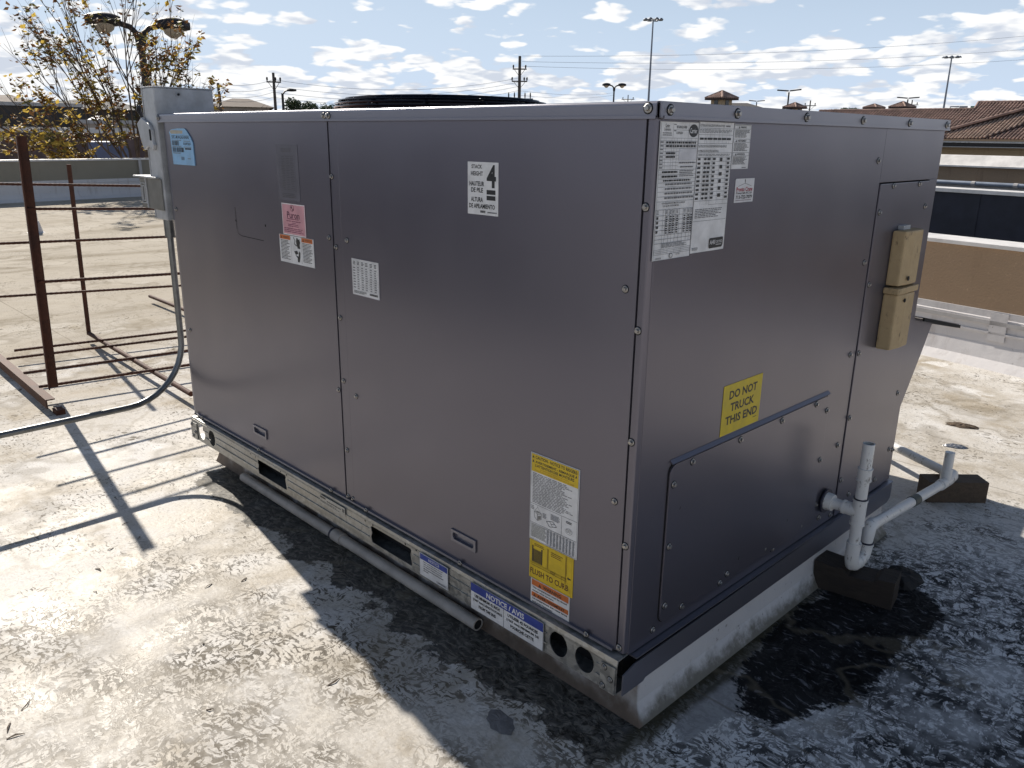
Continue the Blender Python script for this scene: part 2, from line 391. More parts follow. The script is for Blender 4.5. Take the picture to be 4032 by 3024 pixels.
def curb_fn(t, b):
    p = t.geo(); z = t.xyz(p)[2]
    c = t.mix(t.noise(p, 5, 5, 0.6), (0.50, 0.49, 0.50), (0.66, 0.65, 0.64))
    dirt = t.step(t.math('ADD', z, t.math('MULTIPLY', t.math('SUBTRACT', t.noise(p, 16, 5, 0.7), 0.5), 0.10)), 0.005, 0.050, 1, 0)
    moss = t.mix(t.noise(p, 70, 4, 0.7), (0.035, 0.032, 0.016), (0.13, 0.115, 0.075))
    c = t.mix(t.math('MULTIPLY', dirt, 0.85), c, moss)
    c = t.mix(t.step(t.noise(p, 60, 3), 0.68, 0.73, 0, 0.6), c, (0.12, 0.11, 0.09))
    left = t.step(t.xyz(p)[1], 0.06, 0.02)
    left = t.step(t.math('ADD', t.xyz(p)[1], t.math('MULTIPLY', t.math('SUBTRACT', t.noise(p, 12, 4), 0.5), 0.05)), 0.035, 0.055, 1, 0)
    c = t.mix(t.math('MULTIPLY', left, 0.95), c, t.mix(t.noise(p, 24, 4), (0.045, 0.032, 0.024), (0.19, 0.135, 0.10)))
    t.put(b.inputs['Base Color'], c); b.inputs['Roughness'].default_value = 0.55
    t.put(b.inputs['Normal'], t.bump(t.noise(p, 50, 4), 0.3, 0.004))
M_CURB = mat('curb_flashing', curb_fn)
def stucco(name, a, c2, stain=(0.10, 0.075, 0.05), amt=0.5):
    def fn(t, b):
        p = t.geo()
        c = t.mix(t.noise(p, 1.4, 5, 0.6), a, c2)
        c = t.mix(t.step(t.noise(t.mapping(p, scale=(5, 5, 1.0)), 1, 6, 0.7), 0.52, 0.74, 0, amt), c, stain)
        c = t.mix(t.step(t.noise(p, 70, 3), 0.62, 0.72, 0, 0.3), c, tuple(min(1, v*1.5) for v in c2))
        t.put(b.inputs['Base Color'], c); b.inputs['Roughness'].default_value = 0.9
        b.inputs['Specular IOR Level'].default_value = 0.2
        t.put(b.inputs['Normal'], t.bump(t.noise(p, 80, 4), 0.5, 0.01))
    return mat(name, fn)
M_STUC = stucco('brown_stucco', (0.34, 0.235, 0.15), (0.42, 0.30, 0.20), (0.17, 0.11, 0.075), 0.35)
M_STUC2 = stucco('reddish_brown_stucco', (0.24, 0.17, 0.115), (0.34, 0.245, 0.165), (0.10, 0.06, 0.05), 0.7)
M_STUCG = stucco('grey_tan_stucco', (0.25, 0.225, 0.175), (0.32, 0.29, 0.235), (0.16, 0.14, 0.11), 0.3)
M_TANW = stucco('tan_wall', (0.42, 0.31, 0.20), (0.50, 0.38, 0.25), (0.24, 0.16, 0.10), 0.3)
M_COPE = flat('white_coping', (0.70, 0.67, 0.64), 0.45, 0.0, 0.15, 6)
M_COPEG = flat('grey_coping', (0.46, 0.44, 0.43), 0.5, 0.0, 0.15, 6)
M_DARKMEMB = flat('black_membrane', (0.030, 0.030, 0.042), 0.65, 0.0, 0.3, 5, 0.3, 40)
def rust_fn(t, b):
    p = t.geo()
    c = t.mix(t.noise(p, 28, 6, 0.7), (0.022, 0.008, 0.005), (0.12, 0.038, 0.017))
    c = t.mix(t.step(t.noise(p, 11, 4), 0.5, 0.7, 0, 0.6), c, (0.035, 0.016, 0.012))
    t.put(b.inputs['Base Color'], c); b.inputs['Roughness'].default_value = 0.75
    b.inputs['Metallic'].default_value = 0.15
    t.put(b.inputs['Normal'], t.bump(t.noise(p, 160, 4), 0.6, 0.003))
M_RUST = mat('rusty_steel', rust_fn)
def wood_fn(t, b):
    p = t.geo()
    g = t.noise(t.mapping(p, scale=(12, 70, 90), rot=(0, 0, R(45))), 1, 6, 0.7)
    c = t.mix(g, (0.035, 0.024, 0.016), (0.13, 0.092, 0.062))
    t.put(b.inputs['Base Color'], c); b.inputs['Roughness'].default_value = 0.8
    t.put(b.inputs['Normal'], t.bump(g, 0.6, 0.006))
M_WOOD = mat('weathered_wood', wood_fn)
def woodd_fn(t, b):
    p = t.geo()
    g = t.noise(t.mapping(p, scale=(10, 90, 90)), 1, 6, 0.7)
    c = t.mix(g, (0.009, 0.007, 0.006), (0.060, 0.045, 0.035))
    t.put(b.inputs['Base Color'], c); b.inputs['Roughness'].default_value = 0.8
    t.put(b.inputs['Normal'], t.bump(g, 0.7, 0.006))
M_WOODD = mat('black_wet_wood', woodd_fn)
def pvc_fn(t, b):
    p = t.geo()
    c = t.mix(t.noise(p, 12, 5), (0.70, 0.69, 0.665), (0.82, 0.81, 0.79))
    c = t.mix(t.step(t.noise(t.mapping(p, scale=(55, 55, 22)), 1, 5, 0.75), 0.58, 0.66, 0, 0.8), c, (0.20, 0.17, 0.14))
    t.put(b.inputs['Base Color'], c); b.inputs['Roughness'].default_value = 0.4
M_PVC = mat('dirty_white_pvc', pvc_fn)
M_PVCG = flat('dusty_grey_pipe', (0.42, 0.385, 0.35), 0.55, 0.0, 0.2, 12, 0.1)
M_PRIMER = flat('dark_pipe_primer', (0.03, 0.03, 0.05), 0.4)
M_GREENTAPE = flat('grey_green_tape', (0.06, 0.075, 0.065), 0.6)
M_WIRE = flat('black_wire_guard', (0.012, 0.014, 0.022), 0.22, 0.6, 0.1)
M_ORANGE = flat('rusty_fan_deck', (0.34, 0.10, 0.03), 0.6, 0.0, 0.3, 20)
M_TAR = flat('dried_tar', (0.010, 0.009, 0.009), 0.75, 0, 0.3, 30, 0.8, 60)
M_SILVER = flat('crumpled_foil', (0.40, 0.40, 0.41), 0.3, 0.7, 0.4, 90, 1.0, 90)
M_ASPH = flat('asphalt_and_yards', (0.11, 0.105, 0.09), 0.9, 0, 0.35, 0.05)
M_BROWNROOF = flat('brown_shingles', (0.13, 0.095, 0.075), 0.9, 0, 0.3, 3, 0.4, 20)
M_DARKROOF = flat('dark_shingles', (0.055, 0.05, 0.05), 0.9, 0, 0.3, 3)
M_WALLD = flat('shaded_brick_wall', (0.13, 0.09, 0.085), 0.9, 0, 0.3, 2, 0.3, 12)
M_WALLDK = flat('dark_store_front', (0.045, 0.042, 0.042), 0.7, 0, 0.3, 1)
M_WALLP = flat('pale_wall', (0.40, 0.34, 0.29), 0.85, 0, 0.2, 1)
M_GLASSD = flat('dark_window', (0.02, 0.023, 0.03), 0.12, 0, 0.1, 1)
M_TILE = flat('clay_roof_tile', (0.32, 0.215, 0.175), 0.85, 0, 0.4, 1.2, 0.3, 9)
M_TILE2 = flat('pale_clay_roof_tile', (0.41, 0.295, 0.23), 0.85, 0, 0.35, 1.2, 0.3, 9)
M_TILEB = flat('tile_channel', (0.060, 0.036, 0.030), 0.9, 0, 0.3, 2)
M_POLE = flat('dark_bronze_pole', (0.035, 0.030, 0.030), 0.5, 0.3, 0.2, 2)
M_POLEW = flat('wood_utility_pole', (0.10, 0.085, 0.075), 0.9, 0, 0.2, 2)
M_STEEL = flat('pale_steel_mast', (0.25, 0.27, 0.31), 0.5, 0.4, 0.1, 1)
M_XFMR = flat('grey_transformer', (0.42, 0.46, 0.50), 0.5, 0, 0.1, 2)
M_LENS = flat('lamp_lens', (0.50, 0.42, 0.32), 0.3, 0, 0.1, 2)
M_SIGNG = flat('green_sign', (0.01, 0.20, 0.13), 0.5)
M_SIGNW = flat('grey_sign', (0.30, 0.31, 0.33), 0.5)
M_BLUE = flat('blue_truck_paint', (0.11, 0.14, 0.25), 0.5, 0, 0.2, 1)
M_BARK = flat('grey_brown_bark', (0.105, 0.075, 0.055), 0.9, 0, 0.3, 10)
def leafm(name, a, b2, tr):
    def fn(t, b):
        p = t.geo()
        c = t.mix(t.noise(p, 9, 2), a, b2)
        t.put(b.inputs['Base Color'], c); b.inputs['Roughness'].default_value = 0.55
        tn = t.new('ShaderNodeBsdfTranslucent'); t.put(tn.inputs[0], c)
        mx = t.new('ShaderNodeMixShader'); mx.inputs[0].default_value = tr
        out = [n for n in t.n if n.type == 'OUTPUT_MATERIAL'][0]
        t.l.new(b.outputs[0], mx.inputs[1]); t.l.new(tn.outputs[0], mx.inputs[2]); t.l.new(mx.outputs[0], out.inputs[0])
    return mat(name, fn)
M_LEAFY = leafm('yellow_leaf', (0.40, 0.265, 0.045), (0.62, 0.47, 0.11), 0.55)
M_LEAFB = leafm('brown_leaf', (0.14, 0.065, 0.025), (0.27, 0.14, 0.05), 0.4)
M_LEAFO = leafm('olive_leaf', (0.10, 0.095, 0.035), (0.20, 0.18, 0.06), 0.4)
M_GREEN = leafm('dark_green_leaf', (0.030, 0.045, 0.022), (0.065, 0.09, 0.04), 0.25)
PR = {}
def paint(col, rough=0.45):
    k = tuple(round(c, 3) for c in col)
    if k not in PR: PR[k] = flat('print_%d' % len(PR), col, rough, 0, 0.13, 26)
    return PR[k]
WHITE = (0.66, 0.66, 0.67); BLACK = (0.012, 0.012, 0.014); YEL = (0.62, 0.43, 0.012); ORG = (0.52, 0.13, 0.022)
NAVY = (0.03, 0.055, 0.28); PINK = (0.58, 0.29, 0.33); LBLUE = (0.24, 0.45, 0.68); GREY = (0.16, 0.16, 0.17); RED = (0.30, 0.012, 0.04)

# ------------------------------------------------------------------ the roof we stand on, the street and the parapets
mb = MB()
mb.prism([(-17.5, 7.38, -4), (-14.6, -9.3, -4), (8.2, -9.3, -4), (8.2, 2.50, -4), (-0.793, 4.19, -4)], (0, 0, 4), M_ROOF)
tag(mb.build('roof_deck'), kind='structure')
mb = MB(); mb.add([(-2500, -2500, -4.02), (2500, -2500, -4.02), (2500, 2500, -4.02), (-2500, 2500, -4.02)], [(0, 1, 2, 3)], M_ASPH)
tag(mb.build('ground'), kind='structure')

def wall_run(root, a, b, h, hm, th, mats, sub=(), cope=0.03, lip=0.02):
    """parapet from a to b (roof side = left of a->b); mats: stucco, membrane, coping"""
    a = Vector((*a, 0)); b = Vector((*b, 0)); t = (b-a).normalized(); n = Vector((-t.y, t.x, 0))
    st, me, co = mats
    m = MB(); m.prism([a+Vector((0,0,hm)), b+Vector((0,0,hm)), b+Vector((0,0,h)), a+Vector((0,0,h))], n*-th, st); m.build('stucco_face', root)
    m = MB(); prof = [(0.10, 0.0), (0.045, 0.05), (0.018, 0.14), (0.012, hm-0.075), (0.020, hm-0.070), (0.020, hm-0.045), (0.012, hm-0.04), (0.012, hm), (-th, hm), (-th, -0.5), (0.10, -0.5)]
    m.prism([a+n*d+Vector((0,0,z)) for d, z in prof], b-a, me); m.build('membrane_flashing', root)
    m = MB(); m.prism([a+n*lip+Vector((0,0,h)), b+n*lip+Vector((0,0,h)), b+n*lip+Vector((0,0,h+cope)), a+n*lip+Vector((0,0,h+cope))], -n*(th+2*lip), co)
    m.build('coping', root)
    return a, b, t, n
# left (sun side): its roof face is in shade
L0 = Vector((-16.606, 2.602, 0)); Ld = Vector((-0.152, 0.988, 0)).normalized()
lw = thing('parapet_wall', 'low grey-tan parapet with shaded flashing behind the rusty rack', 'wall', (-16.6, 2.6, 0))
pa, pb = L0-Ld*13, L0+Ld*4.6
wall_run(lw, (pb.x, pb.y), (pa.x, pa.y), 0.735, 0.375, 0.30, (M_STUCG, M_MEMB, M_COPE))
m = MB(); pj = on_plane(549, 640, L0+Vector((0.02, 0, 0)), Vector((Ld.y, -Ld.x, 0)))
m.prism([pj+Ld*-0.03+Vector((0, 0, 0.34-pj.z)), pj+Ld*0.03+Vector((0, 0, 0.34-pj.z)), pj+Ld*0.03+Vector((0, 0, 0.73-pj.z)), pj+Ld*-0.03+Vector((0, 0, 0.73-pj.z))], Vector((0.03, 0, 0)), M_COPEG)
m.build('joint_cover', lw)
# right: facing us
R0 = Vector((-0.793, 4.178, 0)); Rd = Vector((0.9828, -0.1846, 0))
rw = thing('parapet_wall', 'brown stucco parapet with white flashing behind the wood block', 'wall', (-0.8, 4.2, 0))
a1, b1, t1, n1 = wall_run(rw, tuple((R0+Rd*9.5)[:2]), tuple((R0-Rd*16.9)[:2]), 0.700, 0.335, 0.24, (M_STUC, M_MEMB, M_COPE), cope=0.022)
for k, zz in enumerate((0.20, 0.255)):
    m = MB(); s0, s1 = R0-Rd*3, R0+Rd*9
    m.prism([s0-Vector((0,0.014,0))+Vector((0,0,zz)), s1-Vector((0,0.014,0))+Vector((0,0,zz)), s1-Vector((0,0.014,0))+Vector((0,0,zz+0.012+0.012*k)), s0-Vector((0,0.014,0))+Vector((0,0,zz+0.012+0.012*k))], (0, -0.012, 0), M_MEMB if k == 0 else M_COPEG)
    m.build('termination_bar', rw)
for s in (-1.6, 0.33, 1.32, 2.9):
    m = MB(); c0 = R0+Rd*s
    m.prism([c0+Vector((0, -0.020, 0.16)), c0+Rd*0.10+Vector((0, -0.020, 0.16)), c0+Rd*0.10+Vector((0, -0.020, 0.33)), c0+Vector((0, -0.020, 0.33))], (0, -0.006, 0), M_MEMB)
    m.build('lap_patch', rw)
bw = thing('parapet_wall', 'tan parapet wall along the near side of the roof', 'wall', (0, -9, 0))
wall_run(bw, (-15, -9), (8.2, -9), 0.735, 0.375, 0.30, (M_STUCG, M_MEMB, M_COPE))
ew = thing('parapet_wall', 'tan parapet wall along the end of the roof', 'wall', (8, -3, 0))
wall_run(ew, (8.0, -9), (8.0, 2.5), 0.735, 0.375, 0.30, (M_STUCG, M_MEMB, M_COPE))

# neighbouring roofs beyond the right parapet
Nn = Vector((0.1846, 0.9828, 0))
def strip(root, name, off, s0, s1, z0, z1, th, m_, out=0.0):
    o = R0 + Nn*(off-out); a, b = o+Rd*s0, o+Rd*s1
    m = MB(); m.prism([a+Vector((0,0,z0)), b+Vector((0,0,z0)), b+Vector((0,0,z1)), a+Vector((0,0,z1))], Nn*(th+out), m_)
    return m.build(name, root)
na = thing('parapet_wall', 'black-faced parapet with pale edge between the two brown walls', 'wall', tuple(R0+Nn*4))
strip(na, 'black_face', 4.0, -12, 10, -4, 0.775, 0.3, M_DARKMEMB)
strip(na, 'coping', 4.0, -12, 10, 0.777, 0.815, 0.3, M_COPE, 0.03)
nb = thing('parapet_wall', 'stained reddish brown parapet with wide white coping', 'wall', tuple(R0+Nn*8))
strip(nb, 'flashing', 8.0, -16, 12, -4, 0.665, 0.3, M_COPEG, 0.03)
strip(nb, 'stucco_face', 8.0, -16, 12, 0.667, 0.935, 0.3, M_STUC2)
o = R0+Nn*8
m = MB(); a, b = o+Rd*-16, o+Rd*12
m.prism([a-Nn*0.05+Vector((0,0,0.937)), a-Nn*0.05+Vector((0,0,0.96)), a-Nn*0.03+Vector((0,0,0.965)), a+Nn*0.10+Vector((0,0,1.10)), a+Nn*0.13+Vector((0,0,1.115)), a+Nn*0.5+Vector((0,0,1.105)), a+Nn*0.5+Vector((0,0,0.937))], b-a, M_COPE)
m.build('wide_coping', nb)
for k in range(9):
    strip(nb, 'wall_joint', 7.996, -2.2+k*1.22, -2.185+k*1.22, 0.69, 0.93, 0.002, M_SEAM)
    strip(na, 'membrane_lap', 3.994, -3.1+k*1.1, -2.98+k*1.1, 0.0, 0.772, 0.004, M_DARKMEMB)
for k in range(7):
    sj = -1.5+k*1.22; c0 = R0+Rd*sj-Nn*0.0015
    mj = MB(); mj.prism([c0+Vector((0,0,0.337)), c0+Rd*0.006+Vector((0,0,0.337)), c0+Rd*0.006+Vector((0,0,0.698)), c0+Vector((0,0,0.698))], Nn*0.001, M_STUC2); mj.build('wall_joint', rw)
cp = thing('pipe_run', 'long blue-grey pipe clipped along the foot of the stained parapet', 'pipe', tuple(o))
m = MB(); m.tube([o-Nn*0.09+Rd*-16+Vector((0,0,0.70)), o-Nn*0.09+Rd*12+Vector((0,0,0.70))], 0.032, flat('blue_grey_pipe', (0.23, 0.27, 0.34), 0.5)); m.build('pipe', cp, True)
for k in range(14):
    m = MB(); c0 = o-Nn*0.09+Rd*(-4+k*0.62)+Vector((0,0,0.70)); m.tube([c0-Rd*0.03, c0+Rd*0.03], 0.038, M_COPEG, 10); m.build('pipe_clip', cp)

# ------------------------------------------------------------------ rooftop unit
UW, UD, ZB, ZT = 2.238, 1.448, 0.190, 1.356
unit = thing('rooftop_unit', 'large grey metal rooftop air conditioner covered in printed stickers', 'air conditioner', (-1.12, 0.72, 0))
# curb below
cb = thing('roof_curb', 'low white flashed curb under the big grey air conditioner', 'curb', (-1.1, 0.74, 0))
m = MB()
def curb_ring(x0, x1, y0, y1, z): return [(x0, y0, z), (x1, y0, z), (x1, y1, z), (x0, y1, z)]
rings = [(-2.14, 0.036, 0.026, 1.43, -0.01), (-2.13, 0.020, 0.036, 1.42, 0.018), (-2.12, 0.008, 0.044, 1.415, 0.05), (-2.12, 0.004, 0.046, 1.41, 0.106)]
vs = []; fs = []
for i, r in enumerate(rings):
    vs += curb_ring(r[0], r[1], r[2], r[3], r[4])
    if i:
        for k in range(4): fs.append(((i-1)*4+k, (i-1)*4+(k+1) % 4, i*4+(k+1) % 4, i*4+k))
fs.append((12, 13, 14, 15)); m.add(vs, fs, M_CURB); m.build('flashed_side', cb)
# core and frame
m = MB(); m.box((-2.215, 0.022, 0.112), (-0.022, 1.43, 1.33), M_BLACKIN); m.build('inner_casing', unit)
m = MB(); m.box((-2.238, 0.003, ZB), (-2.2065, 0.30, 1.329), M_TRIM); m.build('corner_post', unit, bevel=0.004)
m = MB(); m.box((-2.236, 0.30, ZB), (-2.216, 1.448, 1.329), M_PANEL); m.build('end_wall', unit)
m = MB(); m.box((-1.1030, -0.0022, 0.205), (-1.0605, 0.03, 1.329), M_PANEL); m.build('mid_post', unit, bevel=0.002)
m = MB(); m.prism([(-0.0215, -0.0025, 0.196), (-0.008, -0.0025, 0.196), (-0.004, -0.0005, 0.196), (-0.001, 0.008, 0.196), (-0.001, 0.06, 0.196), (-0.0215, 0.06, 0.196)], (0, 0, 1.134), M_PANEL); m.build('corner_post', unit, bevel=0.002)
# two big side panels, each with a recessed pull handle near its lower edge
def side_panel(x0, x1, hx0, hx1):
    m = MB(); z0, z1 = 0.198, 1.3285
    hole = [(hx0+0.012, -0.004, 0.262), (hx1-0.012, -0.004, 0.262), (hx1-0.008, -0.004, 0.268), (hx1-0.008, -0.004, 0.277), (hx1-0.012, -0.004, 0.281), (hx0+0.012, -0.004, 0.281), (hx0+0.008, -0.004, 0.277), (hx0+0.008, -0.004, 0.268)]
    m.prism([(x0, -0.004, z0), (x1, -0.004, z0), (x1, -0.004, z1), (x0, -0.004, z1)], (0, 0.018, 0), M_PANEL, [hole])
    p = m.build('side_panel', unit)
    f = MB(); outer = [(hx0, -0.0043, 0.2535), (hx1, -0.0043, 0.2535), (hx1, -0.0043, 0.2885), (hx0, -0.0043, 0.2885)]
    f.prism(outer, (0, -0.0045, 0), M_TRIM, [[(a, -0.0043, c) for a, b, c in hole]]); f.build('pull_handle', p, bevel=0.001)
    c = MB(); c.box((hx0+.005, 0.0005, 0.257), (hx1-.005, 0.003, 0.286), M_TRIM); c.build('handle_recess', p)
    return p
spl = side_panel(-2.2035, -1.1058, -1.697, -1.601)
spr = side_panel(-1.0580, -0.0245, -0.589, -0.490)
# stamped knock-out outline on the left panel
m = MB()
kp = [(-1.698, 1.056), (-1.6975, 0.985), (-1.690, 0.970), (-1.668, 0.9645), (-1.516, 0.9625)]
for i in range(len(kp)-1):
    (a, c), (b, d) = kp[i], kp[i+1]
    m.add([(a-0.001, -0.0046, c+0.0008), (a+0.001, -0.0046, c-0.0012), (b+0.001, -0.0046, d-0.0012), (b-0.001, -0.0046, d+0.0008)], [(0, 1, 2, 3)], M_SEAM)
for a, c in ((-1.699, 1.012), (-1.497, 1.012)):
    m.add([(a+0.004*math.cos(t), -0.0047, c+0.0045*math.sin(t)) for t in [i*math.pi/4 for i in range(8)]], [tuple(range(8))], M_SEAM)
m.build('knockout_seam', spl)
m = MB()
m.box((-2.19, -0.011, 0.1965), (-0.03, -0.0042, 0.2035), M_TRIM); m.build('bottom_drip_edge', unit)
# top cap: folded lid with a rolled lower hem
m = MB()
m.prism([(-2.251, -0.010, 1.3285), (-2.251, -0.010, 1.3505)]+[(-2.251, -0.003-0.007*math.cos(R(a)), 1.3505+0.007*math.sin(R(a))) for a in (18, 36, 54, 72, 90)]+[(-2.251, -0.003, 1.3540), (-2.251, -0.006, 1.3515), (-2.251, -0.006, 1.3285)], (2.251, 0, 0), M_TRIM)
m.box((-2.251, -0.0125, 1.3265), (0.0, -0.0045, 1.3325), M_TRIM)
m.prism([(0.0085, -0.0035, 1.3285), (0.0085, 1.459, 1.3285), (0.0085, 1.459, 1.3565), (0.0085, -0.0035, 1.3565)], (-0.006, 0, 0), M_TRIM)
m.box((0.0030, 0.002, 1.3265), (0.0110, 1.459, 1.3325), M_TRIM)
m.box((-2.251, -0.0028, 1.3545), (0.0022, 1.459, 1.3576), M_TRIM)
m.box((-2.251, 1.453, 1.3285), (0.0022, 1.459, 1.3535), M_TRIM)
m.box((-2.251, -0.0035, 1.3285), (-2.245, 1.4525, 1.3535), M_TRIM)
m.build('top_cover', unit, bevel=0.0006)

# galvanised base rail with fork slots and lifting holes
m = MB(); yb = -0.026
outer = [(-2.204, yb, 0.106), (-0.002, yb, 0.106), (-0.002, yb, 0.1765), (-2.204, yb, 0.1835)]
def rr(x0, x1, z0, z1, wav=0.004):
    return [(x0+0.004, yb, z0), (x1-0.003, yb, z0), (x1, yb, z0+0.006), (x1-0.003, yb, (z0+z1)/2-0.006), (x1-0.006, yb, (z0+z1)/2+0.008), (x1-0.002, yb, z1-0.005), (x1-0.005, yb, z1), (x0+0.005, yb, z1), (x0, yb, z1-0.007), (x0+0.005, yb, (z0+z1)/2+0.004), (x0, yb, (z0+z1)/2-0.010)]
holes = [rr(-1.647, -1.445, 0.1175, 0.1715), rr(-0.942, -0.741, 0.1175, 0.1715)]
for cx in (-2.113, -2.022, -0.176, -0.095):
    holes.append(circle((cx, yb, 0.1465), (0.0285, 0, 0), (0, 0, 0.0325), 20))
m.prism(outer, (0, 0.0022, 0), M_GALV, holes)
m.prism([(-2.204, yb, 0.1765), (-2.204, yb+0.003, 0.190), (-2.204, 0.012, 0.1925), (-2.204, 0.012, 0.189), (-2.204, yb+0.006, 0.1865), (-2.204, yb+0.003, 0.1765)], (2.202, 0, 0), M_GALV)
for a, b in ((-2.08, -2.055), (-1.985, -1.655), (-1.435, -0.95), (-0.733, -0.213), (-0.06, -0.045)):
    m.box((a, yb-0.0035, 0.1305), (b, yb+0.001, 0.1335), M_GALV); m.box((a, yb-0.0025, 0.1585), (b, yb+0.001, 0.1605), M_GALV)
m.box((-2.204, yb, 0.103), (-0.002, 0.03, 0.1055), M_GALV)
br = m.build('base_rail', unit)
for x in (-1.66, -1.48, -1.44, -0.97, -0.93, -0.77, -0.72, -1.70):
    m = MB(); m.add([(x+0.0032*math.cos(t), yb-0.0004, 0.1765+0.0032*math.sin(t)) for t in [i*math.pi/4 for i in range(8)]], [tuple(range(8))], M_SEAM); m.build('punched_hole', br)
for x0, x1 in ((-0.0445, -0.0035), (-2.2025, -2.150)):
    m = MB(); m.prism([(x0, yb-0.0045, 0.1035), (x1, yb-0.0045, 0.1035), (x1, yb-0.0045, 0.1735), (x0, yb-0.0045, 0.1715)], (0, 0.003, 0), M_GALV); m.build('rail_bracket', br)
# painted skirt under the end panel
m = MB(); m.prism([(0.014, -0.022, 0.107), (0.014, 0.055, 0.107), (0.014, 0.062, 0.114), (0.014, 1.425, 0.114), (0.014, 1.447, 0.126), (0.014, 1.447, 0.184), (0.014, 0.02, 0.172), (0.014, -0.022, 0.160)], (-0.003, 0, 0), M_TRIM)
m.box((-0.02, 0.02, 0.184), (0.0165, 1.447, 0.1875), M_TRIM); m.build('end_skirt', unit)

# end panel (faces right)
m = MB(); m.box((-0.014, 0.0105, 0.190), (0.0, 1.0195, 1.3285), M_PANEL); m.build('end_panel', unit, bevel=0.0015)
m = MB(); m.box((-0.014, 1.0195, 1.1862), (0.0, 1.448, 1.3285), M_PANEL); m.box((-0.014, 1.3862, 0.190), (0.0, 1.448, 1.1855), M_PANEL); m.build('end_frame', unit, bevel=0.001)
m = MB(); m.box((-0.012, 1.0235, 0.192), (0.003, 1.3825, 1.1825), M_PANEL); m.build('service_panel', unit, bevel=0.0015)
# lower access cover with rounded corners, small drip lip above it
def rrect(y0, y1, z0, z1, r, x):
    out = []
    for cy, cz, a in ((y1-r, z1-r, 0), (y0+r, z1-r, 90), (y0+r, z0+r, 180), (y1-r, z0+r, 270)):
        out += [(x, cy+r*math.cos(R(a+k*18)), cz+r*math.sin(R(a+k*18))) for k in range(6)]
    return out
m = MB(); m.prism(rrect(0.113, 0.875, 0.222, 0.622, 0.024, 0.0006), (0.0004, 0, 0), M_SEAM); m.build('cover_gasket', unit)
m = MB(); m.prism(rrect(0.1155, 0.8735, 0.2245, 0.6165, 0.022, 0.0012), (0.0045, 0, 0), M_PANEL); m.build('access_cover', unit, bevel=0.0012)
m = MB(); m.prism([(0.0008, 0.118, 0.6230), (0.0075, 0.118, 0.6195), (0.0082, 0.118, 0.6210), (0.0008, 0.118, 0.6290)], (0, 0.752, 0), M_PANEL); m.build('drip_lip', unit)
# scuffs on the cover
for y, z, l in ((0.45, 0.262, 0.010), (0.70, 0.285, 0.008), (0.16, 0.50, 0.006)):
    m = MB(); m.add([(0.0061, y, z), (0.0061, y+0.003, z+0.001), (0.0061, y+0.005, z+l), (0.0061, y+0.003, z+l)], [(0, 1, 2, 3)], M_SEAM); m.build('scratch', unit)
# condenser fan guard on the lid
FC = Vector((-1.396, 0.65, 0)); FR = 0.375
fan = MB(); fan.tube([FC+Vector((0, 0, 1.358)), FC+Vector((0, 0, 1.372))], [FR+0.035, FR+0.02], M_ORANGE, 40); fan.build('fan_deck', unit)
m = MB()
for r, z in ((FR, 1.370), (FR, 1.382), (FR-0.004, 1.393), (FR-0.016, 1.403), (FR-0.04, 1.410), (FR-0.075, 1.414), (FR-0.11, 1.416), (FR-0.15, 1.417), (FR-0.19, 1.418), (FR-0.24, 1.418), (0.10, 1.418)):
    m.tube([FC+Vector((r*math.cos(t), r*math.sin(t), z)) for t in [2*math.pi*i/48 for i in range(49)]], 0.0032, M_WIRE, 6, False)
gd = m.build('fan_guard', unit, True)
m = MB()
for k in range(12):
    t = 2*math.pi*k/12+0.2; cx, sx = math.cos(t), math.sin(t)
    m.tube([FC+Vector((r*cx, r*sx, z)) for r, z in ((FR-0.002, 1.368), (FR-0.005, 1.390), (FR-0.02, 1.400), (FR-0.05, 1.408), (FR-0.12, 1.413), (0.09, 1.415))], 0.0042, M_WIRE, 6)
m.tube([FC+Vector((0, 0, 1.408)), FC+Vector((0, 0, 1.421))], 0.105, M_WIRE, 24)
m.build('guard_spokes', gd, True)
m = MB(); m.tube([FC+Vector((0, 0, 1.370)), FC+Vector((0, 0, 1.398))], FR-0.025, M_WIRE, 32); m.build('fan_shroud', unit)

# hex-head screws
sm_ = MB()
sm_.tube([(0, 0, 0), (0, 0, 0.0012), (0, 0, 0.0024)], [0.0088, 0.0088, 0.0075], M_ZINC, 14)
sm_.tube([(0, 0, 0.0022), (0, 0, 0.0068), (0, 0, 0.0076)], [0.0054, 0.0054, 0.0044], M_ZINC, 6)
sm_.tube([(0, 0, -0.0003), (0, 0, 0.0004)], 0.0108, M_SEAM, 14)
screw0 = sm_.build('screw'); screw0.parent = unit; SM = screw0.data
def screw(x, y, z, face, s=1.0):
    global screw0
    if screw0: o = screw0; screw0 = None
    else: o = bpy.data.objects.new('screw', SM); COL.objects.link(o); o.parent = unit
    o.location = Vector((x, y, z))-unit.location; o.scale = (s, s, s)
    o.rotation_euler = (R(90), 0, random.random()) if face == 'L' else (0, R(90), random.random())
    if face == 'L': o.rotation_euler = (Matrix.Rotation(R(90), 3, 'X') @ Matrix.Rotation(random.random()*6, 3, 'Z')).to_euler()
    else: o.rotation_euler = (Matrix.Rotation(R(90), 3, 'Y') @ Matrix.Rotation(random.random()*6, 3, 'Z')).to_euler()
for x, z in ((-1.109,1.341),(-1.087,1.341),(-0.018,1.345),(-2.244,1.343)): screw(x, -0.0103, z, 'L')
for x, z in ((-1.097,1.180),(-1.092,.985),(-1.089,.780),(-1.088,.587),(-1.087,.365),(-1.094,.208),(-1.067,.208)): screw(x, -0.0025, z, 'L', 0.8)
for x, z in ((-.016,1.169),(-.017,.931),(-.0165,.697),(-.016,.460),(-.0165,.208)): screw(x, -0.0028, z, 'L', 0.85)
